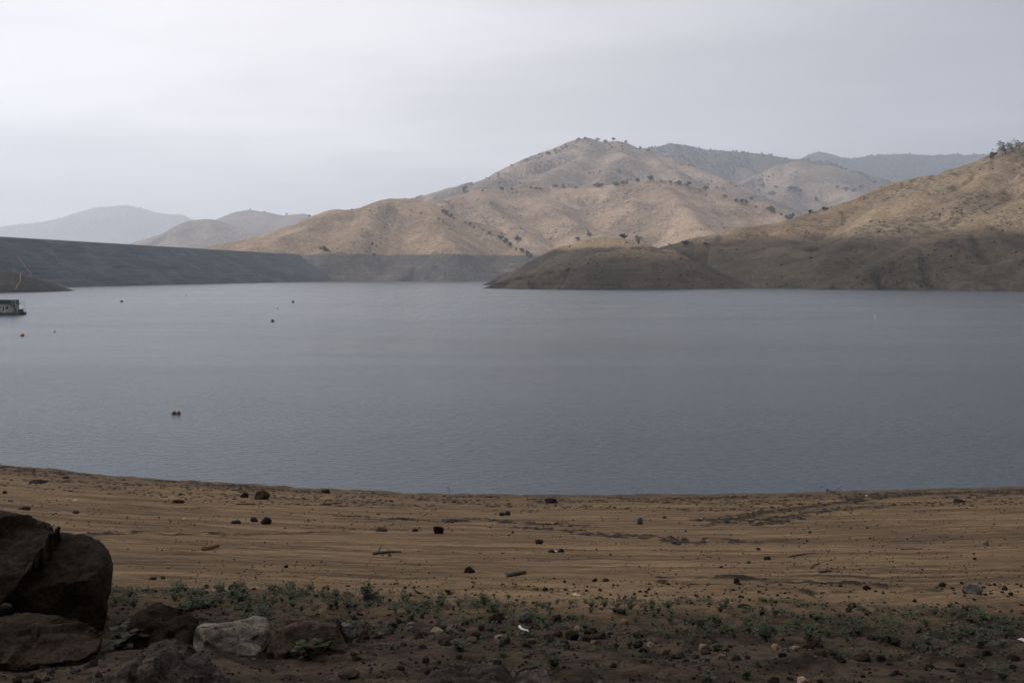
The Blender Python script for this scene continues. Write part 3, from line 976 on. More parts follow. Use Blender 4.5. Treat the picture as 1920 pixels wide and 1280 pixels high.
hull_rock('boulder', [outline_hull([(786, 1278), (830, 1271), (880, 1274), (960, 1278), (980, 1304), (790, 1304)], 0.3, 1.2)], 0.011, RM['mauve'],
          'flat grey-brown slab at the bottom edge below the middle of the photo', rough=0.012, seed=17, strata=0.008)
hull_rock('boulder', [outline_hull([(955, 1282), (975, 1272), (1010, 1266), (1036, 1272), (1040, 1296), (950, 1298)], 0.25, 1.0)], 0.01, RM['mauve'],
          'rounded brown rock at the bottom edge, right end of the flat slab', rough=0.012, seed=18)

# ------------------------------------------------------------------ single rocks on the beach
#        x, base y, width, height (photo pixels), kind, label
ROCKS = [
    (457, 934, 17, 13, 'dark', 'dark upright rock on the left beach touching a wider tan rock'),
    (489, 937, 31, 19, 'brown', 'wide tan-brown rock on the left beach beside a dark upright one'),
    (610, 924, 17, 9, 'black', 'black rock at the waterline left of centre'),
    (331, 943, 26, 8, 'dark', 'flat dark rock alone on the left beach'),
    (475, 980, 15, 10, 'brown', 'small brown rock between two others on the left beach'),
    (497, 984, 20, 15, 'dark', 'largest of the three clustered rocks on the left beach'),
    (441, 983, 18, 7, 'dark', 'low dark rock at the left end of the three clustered rocks'),
    (7, 924, 9, 6, 'dark', 'small dark rock near the water at the left edge'),
    (66, 907, 36, 7, 'black', 'long low black rock close to the water on the far left'),
    (122, 897, 14, 5, 'dark', 'thin dark rock right at the water on the far left'),
    (140, 962, 14, 6, 'brown', 'small flat brown rock above the huge boulder'),
    (42, 955, 22, 8, 'brown', 'low brown rock behind the top of the huge boulder'),
    (285, 1084, 15, 6, 'dark', 'small dark rock just above the left weeds'),
    (305, 1081, 9, 6, 'brown', 'little brown rock above the left weeds beside a dark one'),
    (435, 1105, 20, 10, 'dark', 'dark rock at the upper edge of the left weeds'),
    (1033, 942, 24, 11, 'black', 'black lump at the waterline in the middle'),
    (941, 968, 12, 7, 'dark', 'small dark rock beside a taller one above the churned mud'),
    (952, 967, 12, 9, 'black', 'dark pointed rock above the churned mud in the middle'),
    (1200, 983, 13, 15, 'grey', 'upright grey rock on the open sand right of centre'),
    (822, 1005, 21, 16, 'dark', 'blocky dark rock standing alone on the middle beach'),
    (778, 999, 13, 6, 'dark', 'low dark rock left of the blocky rock'),
    (714, 997, 24, 6, 'brown', 'flat brown mound left of the blocky rock'),
    (1011, 1025, 16, 10, 'brown', 'small brown pointed rock on the middle sand'),
    (1034, 1038, 14, 6, 'black', 'black stone beside a white scrap on the middle sand'),
    (1052, 1037, 14, 8, 'brown', 'brown stone right of a white scrap on the middle sand'),
    (880, 1078, 23, 13, 'dark', 'dark peaked rock in the middle of the lower sand'),
    (1059, 1098, 7, 5, 'black', 'tiny black stone on the lower sand'),
    (1136, 1097, 14, 6, 'dark', 'flat dark stone on the lower sand right of centre'),
    (692, 1133, 26, 22, 'brown', 'rounded brown rock standing among the weeds'),
    (680, 1112, 9, 7, 'dark', 'dark stone behind the rounded brown rock in the weeds'),
    (820, 1183, 27, 12, 'tan', 'flat pale yellow rock in the rubble band'),
    (984, 1168, 30, 24, 'grey', 'rounded bluish grey rock in the middle of the rubble'),
    (1102, 1182, 16, 12, 'brown', 'brown rock at the right end of the rubble'),
    (1073, 1195, 26, 18, 'dark', 'dark angular rock in the rubble right of centre'),
    (1046, 1190, 20, 14, 'brown', 'brown rock beside the dark angular one'),
    (1197, 1208, 20, 16, 'black', 'black glossy-looking rock among pale stones, right of the rubble'),
    (1222, 1205, 16, 10, 'tan', 'pale tan stone right beside a black rock'),
    (1196, 1186, 24, 10, 'dark', 'long dark rock behind the black one'),
    (1150, 1250, 15, 10, 'black', 'black stone on bare soil near the bottom'),
    (809, 1257, 32, 15, 'dark', 'dark rock behind the flat slab at the bottom edge'),
    (798, 1240, 14, 16, 'brown', 'upright brown stone near the bottom, left of centre'),
    (860, 1236, 12, 9, 'dark', 'dark stone below a small weed near the bottom'),
    (652, 1266, 42, 17, 'brown', 'brown half-buried rock near the bottom edge'),
    (668, 1236, 20, 8, 'dark', 'flat dark stone above the half-buried brown rock'),
    (1829, 1123, 36, 21, 'grey', 'large grey rock on the sand at right'),
    (1817, 1119, 18, 13, 'dark', 'dark lobe of rock touching the large grey rock at right'),
    (1768, 1106, 15, 9, 'dark', 'dark stone left of the large grey rock'),
    (1626, 1111, 17, 8, 'dark', 'dark flat stone on the right sand'),
    (1576, 1108, 7, 5, 'black', 'tiny black stone on the right sand'),
    (1600, 1140, 21, 11, 'dark', 'dark rock at the edge of the right weeds'),
    (1592, 1152, 12, 10, 'brown', 'small brown rock just below the dark one by the right weeds'),
    (1812, 1155, 16, 9, 'dark', 'dark stone below the large grey rock at right'),
    (1780, 1142, 8, 7, 'dark', 'small dark stone between the sand and the right weeds'),
    (1392, 1145, 19, 9, 'black', 'black flat rock at the upper edge of the weeds right of centre'),
    (1440, 1051, 15, 7, 'dark', 'low dark stone alone on the right-hand sand'),
    (1851, 1022, 11, 9, 'grey', 'grey stone alone on the sand near the right edge'),
    (1519, 1001, 6, 5, 'black', 'tiny black stone beside a white scrap on the right sand'),
    (1803, 943, 21, 9, 'black', 'black rock below the dark mud near the right edge'),
    (1509, 1270, 26, 13, 'tan', 'orange-tan stone near the bottom right'),
    (1493, 1222, 22, 9, 'tan', 'pale tan flat stone in the right rubble'),
    (1456, 1217, 18, 7, 'tan', 'thin pale stone left of the pale tan flat one'),
    (1417, 1178, 24, 9, 'pale', 'pale flat stone between two weeds right of centre'),
    (1622, 1231, 32, 15, 'dark', 'dark heap-like rock in the right rubble'),
    (1541, 1231, 28, 10, 'brown', 'low brown rock in the right rubble'),
    (1745, 1245, 26, 14, 'brown', 'brown rock in the dark soil at lower right'),
    (1803, 1242, 18, 9, 'dark', 'dark stone beside the brown rock at lower right'),
    (1905, 1240, 24, 12, 'dark', 'dark rock at the right edge near the bottom'),
    (1382, 1236, 20, 9, 'black', 'black stone low in the soil right of centre'),
    (640, 1176, 40, 12, 'grey', 'grey flat rock behind the reddish brown block'),
    (735, 1170, 22, 13, 'brown', 'brown rock at the left end of the rubble'),
    (770, 1172, 20, 12, 'grey', 'grey rock at the left end of the rubble'),
    (613, 1158, 20, 12, 'dark', 'dark rock at the lower edge of the left weeds'),
]
used_spots = []
for i, (px, py, w, h, kind, label) in enumerate(ROCKS):
    g = ground_hit(px, py)
    d = g[1]
    s = d / FPX
    W, H = w * s, h * s * 0.95
    v, f = rock_shape(100 + i, 4 if w >= 14 else 3, 12)
    dep = W * random.uniform(0.7, 0.95)
    v = v * np.array([W, dep, H * 1.18]); v[:, 2] -= H * 0.18
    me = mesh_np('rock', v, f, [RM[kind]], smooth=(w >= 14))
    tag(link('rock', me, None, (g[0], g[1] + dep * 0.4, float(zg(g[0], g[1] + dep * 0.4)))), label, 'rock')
    used_spots.append((g[0], g[1] + dep * 0.4, max(W, dep) * 0.6))

# ------------------------------------------------------------------ loose stones, gravel, drift
STONES = {}
for k in RM:
    STONES[k] = []
    for q in range(4):
        v, f = rock_shape(500 + q * 7 + len(k), 3, 10, 0.4, 0.8, 0.05)
        v = v.copy(); v[:, 2] -= 0.2
        STONES[k].append(mesh_np('stone', v, f, [RM[k]], smooth=False))

GROUPS = {
    'rubble': ('stones of the rubble band', 'small %s stone lying in the rubble band below the weeds'),
    'left': ('stones around the large rocks', 'small %s stone lying around the large rocks at lower left'),
    'bank': ('stones on the dark soil', 'small %s stone scattered on the dark soil near the bottom'),
    'sand': ('stones on the sand', 'little %s stone lying loose on the bare sand'),
    'fringe': ('stones along the weed edge', 'little %s stone along the upper edge of the weeds'),
}
KN = {'dark': 'dark brown', 'brown': 'brown', 'grey': 'grey', 'tan': 'tan', 'pale': 'pale', 'mauve': 'mauve', 'black': 'black'}


def put_stone(px, py, w, kind, zone, flat):
    g = ground_hit(px, py)
    W = w * g[1] / FPX
    for ux, uy, ur in used_spots:
        if (g[0] - ux) ** 2 + (g[1] - uy) ** 2 < (ur + W * 0.45) ** 2:
            return False
    used_spots.append((g[0], g[1], W * 0.4))
    o = link('stone', random.choice(STONES[kind]), None, (g[0], g[1], float(zg(*g))),
             (random.uniform(-0.25, 0.25), random.uniform(-0.25, 0.25), random.uniform(0, 6.28)), (W, W * random.uniform(0.6, 1.0), W * flat))
    grp, lab = GROUPS[zone]
    tag(o, lab % KN[kind], 'stone', grp + ', ' + KN[kind])
    return True


def scatter(n, zone, fx, fy, size, kinds):
    c = tries = 0
    while c < n and tries < n * 12:
        tries += 1
        c += put_stone(fx(), fy(), random.uniform(*size) * random.choice((1, 1, 0.7, 1.25)), random.choice(kinds), zone, random.uniform(0.4, 0.75))


rr = random.uniform
scatter(84, 'rubble', lambda: random.triangular(560, 1260, 850), lambda: random.triangular(1150, 1215, 1182), (11, 24), ['brown', 'grey', 'dark', 'mauve', 'brown', 'dark', 'tan'])
scatter(34, 'rubble', lambda: rr(1230, 1700), lambda: rr(1196, 1240), (10, 24), ['brown', 'dark', 'dark', 'black', 'mauve', 'tan'])
scatter(44, 'left', lambda: random.triangular(0, 420, 120), lambda: rr(1160, 1285), (12, 30), ['brown', 'dark', 'grey', 'brown', 'mauve'])
scatter(40, 'bank', lambda: rr(420, 1915), lambda: rr(1215, 1282), (8, 20), ['brown', 'dark', 'black', 'mauve'])
scatter(22, 'sand', lambda: rr(230, 1915), lambda: random.triangular(945, 1100, 1060), (4, 9), ['dark', 'brown', 'black', 'dark'])
scatter(32, 'fringe', lambda: rr(230, 1915), lambda: 1090 + rr(0, 30) + 0.012 * rr(0, 1900), (6, 14), ['dark', 'brown', 'black', 'brown'])


M_clod = plain('damp_clods', (0.052, 0.040, 0.028), 0.95, 0.05, 0.45, 2)


def merged_stones(name, n, fx, fy, size, mats, flat=(0.35, 0.7), sub=1, cond=None):
    V, F, MI = [], [], []
    off = 0
    shapes = [rock_shape(900 + q, sub, 6, 0.4, 0.8, 0.10) for q in range(10)]
    k = 0
    gx = np.array([fx() for _ in range(n)]); gy = np.array([fy() for _ in range(n)])
    for px, py in zip(gx, gy):
        if py == 0.0:                            # along the waterline
            py = np.interp(px, [0, 300, 600, 840, 1000, 1300, 1600, 1920], [876, 901, 921, 931, 934, 933, 926, 919]) + 75 * rr(0, 1) ** 2.0
        g = ground_hit(px, py)
        W = rr(*size) * g[1] / FPX
        if cond is not None and not cond(g):
            continue
        v, f = shapes[random.randrange(10)]
        a = rr(0, 6.28); ca, sa = math.cos(a), math.sin(a)
        v = v * np.array([W, W * rr(0.6, 1.0), W * rr(*flat)]); v[:, 2] -= 0.25 * v[:, 2].max()
        v = np.stack([v[:, 0] * ca - v[:, 1] * sa + g[0], v[:, 0] * sa + v[:, 1] * ca + g[1], v[:, 2] + float(zg(*g))], 1)
        V.append(v); F.append(f + off); MI.append(np.full(len(f), random.randrange(len(mats)))); off += len(v)
    me = mesh_np(name, np.concatenate(V), np.concatenate(F), mats, smooth=False, mat_idx=np.concatenate(MI))
    tag(link(name, me), kind='stuff')


merged_stones('gravel', 2600, lambda: rr(0, 1920), lambda: 1100 + 185 * rr(0, 1) ** 1.1, (2.5, 9), [RM['dark'], RM['brown'], RM['grey'], RM['mauve'], RM['dark'], RM['black']])
merged_stones('drift_debris', 9000, lambda: rr(0, 1920), lambda: 0.0, (2.5, 10), [M_clod, RM['dark'], RM['brown'], M_clod], (0.10, 0.3),
              cond=lambda g: 0.15 < shore(g[0]) - g[1] < 16 and vnoise(g[0] / 1.7, g[1] / 1.2, seed=77) > 0.42)
merged_stones('sand_crumbs', 4200, lambda: rr(0, 1920), lambda: rr(935, 1115), (1.2, 5), [RM['dark'], RM['brown'], M_clod, M_clod], (0.3, 0.7), cond=lambda g: vnoise(g[0] / 3.0, g[1] / 0.8, seed=78) > 0.45)

# churned clods along the trodden lines
V, F, off = [], [], 0
shapes = [rock_shape(960 + q, 2, 6, 0.5, 0.9, 0.14) for q in range(8)]
for line, w in CHURN_W[:9]:
    for a, b in zip(line[:-1], line[1:]):
        L = np.linalg.norm(b - a)
        for _ in range(int(L * 22)):
            p = a + (b - a) * rr(0, 1) + np.array([rr(-.4, .4), random.gauss(0, w * 0.55)])
            if vnoise(p[0] / 0.9, p[1] / 0.6, seed=12) < 0.4:
                continue
            W = rr(0.05, 0.2)
            v, f = random.choice(shapes)
            v = v * np.array([W, W * rr(0.6, 1), W * rr(0.3, 0.6)]); v[:, 2] -= 0.03
            V.append(v + np.array([p[0], p[1], float(zg(*p))])); F.append(f + off); off += len(v)
M_mud = plain('dark_wet_mud', (0.026, 0.021, 0.016), 0.8, 0.25, 0.4, 3)
tag(link('mud_clods', mesh_np('mud_clods', np.concatenate(V), np.concatenate(F), [M_mud], smooth=False)), kind='stuff')


# ------------------------------------------------------------------ weeds
def leaf_mat(name, a, b_):
    def build(t, b):
        oi = t.node('ShaderNodeObjectInfo').outputs['Random']
        n = t.noise(obj_co(t), 14, 3, 0.6)
        c = t.mix(t.ramp(n, 0.3, 0.7), a, b_)
        c = t.mix(t.ramp(t.noise(obj_co(t), 3.0, 3, 0.6), 0.58, 0.7, 0, 0.6), c, (b_[0] * 1.8, b_[1] * 1.25, b_[2] * 1.1))
        hs = t.node('ShaderNodeHueSaturation')
        t.put(hs.inputs['Color'], c)
        t.put(hs.inputs['Value'], t.ramp(oi, 0, 1, 0.7, 1.25, False))
        t.put(hs.inputs['Hue'], t.ramp(oi, 0, 1, 0.48, 0.515, False))
        t.put(b.inputs['Base Color'], hs.outputs[0])
    return material(name, build, 0.7, 0.1)


M_leaf = leaf_mat('weed_leaf', (0.024, 0.030, 0.014), (0.052, 0.061, 0.032))
M_stem = plain('weed_stem', (0.05, 0.055, 0.03), 0.7, 0.2)


def weed_meshes(seed, broad=False):
    g = random.Random(seed)
    st, lf = MB(), MB()
    n = g.randint(6, 10)
    for i in range(n):
        a = g.uniform(0, 6.28); lean = g.uniform(0.1, 0.9); L = g.uniform(0.6, 1.05)
        pts = [Vector((0, 0, -0.05))]
        for k in range(1, 6):
            q = k / 5
            pts.append(Vector((math.cos(a) * lean * q ** 1.3 * L, math.sin(a) * lean * q ** 1.3 * L, L * q * (1 - 0.25 * lean * q))) + Vector((g.uniform(-.04, .04), g.uniform(-.04, .04), 0)))
        st.tube(pts, [0.02 * (1 - 0.7 * k / 5) for k in range(6)], 4, cap=False)
        for k in range(1, 6):
            for _ in range(g.randint(2, 4) if not broad else g.randint(1, 2)):
                b = g.uniform(0, 6.28)
                d = Vector((math.cos(b), math.sin(b), g.uniform(-0.1, 0.7)))
                l = g.uniform(0.16, 0.30) * (1.7 if broad else 1.0)
                lf.leaf(pts[k] + Vector((g.uniform(-.03, .03), g.uniform(-.03, .03), g.uniform(-.04, .04))), d, (0, 0, 1), l, l * (0.95 if broad else g.uniform(0.45, 0.7)))
    return st.mesh('stems', [M_stem]), lf.mesh('leaves', [M_leaf], True)


WEEDS = [weed_meshes(40 + q) for q in range(6)]
BROAD = [weed_meshes(60 + q, True) for q in range(3)]


def put_weed(px, py, h, label, group=None, broad=False):
    g = ground_hit(px, py)
    H = h * g[1] / FPX
    root = empty('weed_plant', (g[0], g[1], float(zg(*g))), rr(0, 6.28), H)
    root.scale = (H * rr(0.85, 1.3), H * rr(0.85, 1.3), H)
    tag(root, label, 'weed', group)
    a, b = random.choice(BROAD if broad else WEEDS)
    link('stems', a, root); link('leaves', b, root)


for px, py, h, label, broad in [
    (228, 1214, 44, 'broad-leaved weed growing in front of the dark wedge-shaped slab', True),
    (258, 1198, 34, 'dark leafy weed leaning over the wedge-shaped slab', True),
    (578, 1228, 40, 'broad-leaved weed in front of the reddish brown rock', True),
    (612, 1222, 30, 'small leafy weed against the right side of the reddish brown rock', True),
    (655, 1208, 34, 'bushy weed at the right corner of the reddish brown rock', False),
    (366, 1136, 36, 'tallest weed clump in the left strip, pale tipped', False),
    (688, 1120, 28, 'weed growing behind the rounded brown rock', False),
    (762, 1130, 22, 'small weed right of the rounded brown rock', False),
    (800, 1140, 22, 'low weed on the slope below the middle sand', False),
    (908, 1140, 26, 'bushy dark weed under the middle sand edge', False),
    (927, 1150, 34, 'upright weed above the bluish grey rock', False),
    (1182, 1148, 24, 'leafy weed at the sand edge right of centre', False),
    (1222, 1146, 28, 'tall bushy weed at the sand edge right of centre', False),
    (1108, 1142, 20, 'small weed above the right end of the rubble', False),
    (861, 1226, 22, 'little weed standing alone on bare soil left of centre', True),
    (945, 1232, 12, 'flat little weed on bare soil in the middle', True),
    (1040, 1252, 48, 'sprawling weed near the bottom, right of centre', False),
    (1010, 1262, 20, 'small weed left of the sprawling one near the bottom', True),
    (1320, 1172, 26, 'leafy weed on the right bank beside a small mound', False),
    (1350, 1152, 22, 'weed at the sand edge on the right', False),
    (1436, 1198, 44, 'large feathery weed beside the pale flat stone', False),
    (1515, 1200, 38, 'wide bushy weed in the middle of the right bank', False),
    (1608, 1188, 28, 'rounded weed on the right bank', False),
    (1668, 1208, 30, 'feathery weed right of the rounded one', False),
    (1740, 1212, 34, 'dark dense weed on the right bank', False),
    (1800, 1196, 26, 'dark weed below the large grey rock', False),
    (1838, 1218, 24, 'feathery weed near the right edge', False),
    (1345, 1214, 22, 'pale weed in the right rubble', True),
    (1325, 1276, 26, 'weed at the bottom edge right of centre', True),
    (1398, 1270, 22, 'small weed near the bottom edge on the right', True),
    (1880, 1274, 34, 'weed in the lower right corner', False),
    (1420, 1246, 20, 'weed under the pale tan stones', False),
]:
    put_weed(px, py, h, label, None, broad)


def weed_field(n, fx, fy, size, label, group):
    for _ in range(n):
        put_weed(fx(), fy(), rr(*size), label, group)


weed_field(95, lambda: random.triangular(205, 660, 400), lambda: random.triangular(1100, 1160, 1132), (9, 25), 'low green weed in the dense strip right of the huge boulder', 'weeds of the left strip')
weed_field(80, lambda: rr(620, 1260), lambda: random.triangular(1122, 1182, 1148), (7, 21), 'low green weed between the middle sand and the rubble', 'weeds of the middle strip')
weed_field(62, lambda: rr(1250, 1915), lambda: random.triangular(1138, 1225, 1180), (7, 23), 'low green weed scattered over the right bank', 'weeds of the right bank')
weed_field(22, lambda: rr(420, 1900), lambda: rr(1215, 1275), (7, 16), 'tiny green weed on the dark soil near the bottom', 'weeds of the lower soil')

# sparse seedlings between them, nobody could count
cov = MB()
for _ in range(2300):
    px = rr(205, 1915); py = 1105 + 0.022 * max(0, px - 300) + abs(random.gauss(0, 42))
    g = ground_hit(px, py)
    if vnoise(g[0] / 0.7, g[1] / 0.5, seed=55) < 0.42 or py > 1275:
        continue
    z = float(zg(*g))
    for k in range(random.randint(4, 8)):
        a = rr(0, 6.28)
        cov.leaf((g[0] + rr(-.03, .03), g[1] + rr(-.03, .03), z + rr(0, .03)), (math.cos(a), math.sin(a), rr(0.2, 1.2)), (0, 0, 1), rr(0.025, 0.06), rr(0.012, 0.03))
tag(link('weed_seedlings', cov.mesh('weed_seedlings', [M_leaf], True)), kind='stuff')

# ------------------------------------------------------------------ driftwood, twigs, litter
M_wood_dead = plain('weathered_wood', (0.055, 0.040, 0.028), 0.85, 0.2, 0.4, 12)
M_cutwood = plain('split_wood', (0.16, 0.085, 0.042), 0.85, 0.2, 0.3, 12)
M_bleached = plain('bleached_wood', (0.42, 0.40, 0.36), 0.8, 0.1, 0.1, 9)
M_white = plain('white_plastic', (0.5, 0.5, 0.48), 0.5, 0.4, 0.06, 5)
M_paleleaf = plain('straw_litter', (0.55, 0.44, 0.24), 0.8, 0.2, 0.25, 9)


def stick(px0, py0, px1, py1, r, label, mat, bend=0.1, branches=0, name='driftwood', cat='stick', lift=0.0):
    a, b = ground_hit(px0, py0), ground_hit(px1, py1)
    c = (a + b) / 2; L = np.linalg.norm(b - a)
    m = MB()
    pts, rad = [], []
    for k in range(7):
        q = k / 6
        p = a + (b - a) * q
        pts.append((p[0] - c[0], p[1] - c[1] + bend * L * math.sin(q * 3.1) * (0.6 + 0.4 * math.sin(5 * q + px0)), float(zg(*p)) - float(zg(*c)) + r * 0.7 + lift))
        rad.append(r * (1.1 - 0.5 * q) * rr(0.85, 1.15))
    m.tube(pts, rad, 7)
    for k in range(branches):
        p = Vector(pts[random.randint(1, 5)])
        d = Vector((rr(-1, 1), rr(-.6, .6), rr(0.1, 0.8))).normalized() * min(L, 1.4) * rr(0.2, 0.4)
        m.tube([p, p + d * 0.5 + Vector((0, 0, 0.02)), p + d], [r * 0.5, r * 0.35, r * 0.15], 5)
    o = m.build(name, mat, None, True)
    o.location = (c[0], c[1], float(zg(*c)))
    return tag(o, label, cat)


stick(381, 1030, 410, 1025, 0.05, 'short thick log chunk with an orange-brown end on the left sand', M_cutwood, 0.03, 0)
stick(700, 1041, 752, 1037, 0.025, 'thin curved stick on the sand left of centre', M_wood_dead, 0.16, 1)
stick(952, 1084, 986, 1080, 0.035, 'short dark stick on the sand right of the peaked rock', M_wood_dead, 0.1, 1)
stick(1537, 1081, 1560, 1077, 0.02, 'dark forked stick on the right sand', M_wood_dead, 0.1, 1)
stick(1520, 1070, 1536, 1062, 0.012, 'tiny twig above the forked stick on the right sand', M_wood_dead, 0.1, 2)
stick(443, 946, 480, 947, 0.03, 'straight thin stick below the wide tan-brown rock', M_wood_dead, 0.02, 0)
stick(1574, 928, 1549, 922, 0.05, 'branching driftwood limb at the waterline on the right', M_wood_dead, 0.12, 5)
stick(974, 1180, 991, 1191, 0.011, 'thin white stick lying across the rubble', M_bleached, 0.0, 0, lift=0.05)
stick(1480, 1046, 1530, 1041, 0.012, 'long thin twig on the right sand', M_wood_dead, 0.08, 0)
stick(600, 946, 640, 943, 0.03, 'dark driftwood piece near the water left of centre', M_wood_dead, 0.1, 2)
stick(1690, 1030, 1730, 1026, 0.012, 'thin twig on the sand toward the right edge', M_wood_dead, 0.1, 0)

g = ground_hit(842, 930)
m = MB()
m.tube([(0, 0, -0.05), (0.01, 0, 0.22), (0.0, 0.01, 0.5)], [0.012, 0.01, 0.005], 5)
for k in range(8):
    a = k * 0.8
    z0 = 0.2 + 0.03 * k
    m.tube([(0, 0, z0), (0.12 * math.cos(a), 0.12 * math.sin(a), z0 + 0.02), (0.2 * math.cos(a), 0.2 * math.sin(a), z0 - 0.03 + 0.02 * k)], [0.007, 0.005, 0.003], 4)
o = m.build('dead_stalk', M_wood_dead, None, True)
o.location = (g[0], g[1], float(zg(*g)))
tag(o, 'spindly dead stalk with thin side twigs standing at the waterline', 'stalk')


def scrap(px, py, w, label, mat, name='litter', cat='litter', n=1):
    g = ground_hit(px, py)
    W = w * g[1] / FPX
    m = MB()
    for k in range(n):
        ox, oy = (0, 0) if n == 1 else (rr(-1.2, 1.2) * W, rr(-1.5, 1.5) * W)
        vs = [(ox + (i / 3 - 0.5) * W, oy + (j / 2 - 0.5) * W * 0.8 + rr(-.1, .1) * W, 0.01 + rr(0, 0.45) * W) for j in range(3) for i in range(4)]
        m.add(vs, [(j * 4 + i, j * 4 + i + 1, j * 4 + i + 5, j * 4 + i + 4) for j in range(2) for i in range(3)])
    o = m.build(name, mat, None, False)
    md = o.modifiers.new('thickness', 'SOLIDIFY'); md.thickness = 0.003
    o.location = (g[0], g[1], float(zg(*g)))
    tag(o, label, cat)


scrap(141, 938, 5, 'white scrap on the sand at far left', M_white)
scrap(1043, 1037, 6, 'white scrap between two stones on the middle sand', M_white)
scrap(1477, 1004, 5, 'white scrap on the open right sand', M_white)
scrap(1916, 1212, 12, 'crumpled white scrap at the right edge in the weeds', M_white)
scrap(1879, 1210, 5, 'tiny white scrap left of the crumpled one', M_white)
scrap(313, 1138, 8, 'crumpled pale scrap among the left weeds', M_white)
scrap(1625, 930, 6, 'small white scrap in the dark mud near the water', M_white)
scrap(345, 975, 4, 'tiny pale scrap on the left sand', M_paleleaf)
scrap(1080, 1118, 5, 'scatter of pale yellow chips on the sand edge', M_paleleaf, 'straw_chips', 'chips', 7)


# ------------------------------------------------------------------ buoys
def buoy_paint(name, col):
    return plain(name, col, 0.5, 0.4, 0.25, 4)


M_dkred = buoy_paint('dark_red_float', (0.12, 0.026, 0.018))
M_orange = buoy_paint('faded_orange_float', (0.30, 0.085, 0.035))
M_black = buoy_paint('black_float', (0.02, 0.02, 0.022))
M_wbuoy = buoy_paint('white_float', (0.42, 0.42, 0.42))
M_steel = plain('rusty_steel', (0.10, 0.07, 0.05), 0.6, 0.4, 0.3, 8)


def ball_buoy(px, py, dia, mat, label, group=None, off=0.0):
    p = at_water(px, py)
    r = dia / 2
    root = empty('mooring_buoy', (p[0] + off, p[1], r * 0.45), rr(0, 6))
    root.rotation_euler = (rr(-.1, .1), rr(-.1, .1), rr(0, 6))
    tag(root, label, 'buoy', group)
    m = MB()
    m.lathe([(r * math.sin(a) * (1 if abs(a - 1.57) > 0.12 else 1.03), -r * 0.86 * math.cos(a)) for a in np.linspace(0.02, 3.12, 17)], 24)
    m.build('float', mat, root, True)
    m = MB()
    m.tube([(r * 0.22 * math.cos(a), 0, r * 0.92 + r * 0.22 * math.sin(a)) for a in np.linspace(0, 6.28, 13)], r * 0.05, 6)
    m.lathe([(0.0, r * 0.9), (r * 0.25, r * 0.9), (r * 0.3, r * 0.78)], 12)
    m.build('ring', M_steel, root, True)


ball_buoy(326, 776, 0.36, M_dkred, 'left one of two dark red ball buoys floating side by side', 'paired ball buoys')
ball_buoy(334.5, 776, 0.36, M_dkred, 'right one of two dark red ball buoys floating side by side', 'paired ball buoys')
ball_buoy(511, 603, 0.85, M_dkred, 'single dark red ball buoy in the middle of the pale water')
ball_buoy(42, 630, 0.72, M_orange, 'faded orange ball buoy below the houseboat')
ball_buoy(102, 622.5, 0.36, M_black, 'tiny dark buoy right of the orange one')
ball_buoy(228, 566.5, 1.15, M_black, 'black buoy off the dam, right of the houseboat')
ball_buoy(549.5, 567, 1.1, M_black, 'distant black buoy farthest right before the dam end')
ball_buoy(520, 579, 0.7, M_wbuoy, 'small white buoy above the single dark red one')
ball_buoy(348.5, 554.5, 0.8, M_black, 'faintest tiny buoy close under the dam')

p = at_water(1641, 594)
root = empty('marker_buoy', (p[0], p[1], 0))
root.rotation_euler = (0, R(4), 0)
tag(root, 'white upright marker buoy far out on the right water', 'buoy')
m = MB(); m.lathe([(0.0, -0.6), (0.14, -0.6), (0.14, 0.7), (0.12, 0.75), (0.0, 0.77)], 20); m.build('spar', M_wbuoy, root, True)
m = MB(); m.lathe([(0.14, -0.2), (0.28, -0.18), (0.3, -0.05), (0.28, 0.06), (0.14, 0.1)], 20); m.build('collar', M_wbuoy, root, True)
m = MB(); m.lathe([(0.142, 0.5), (0.145, 0.5), (0.145, 0.6), (0.142, 0.6)], 20); m.build('orange_band', M_orange, root, True)


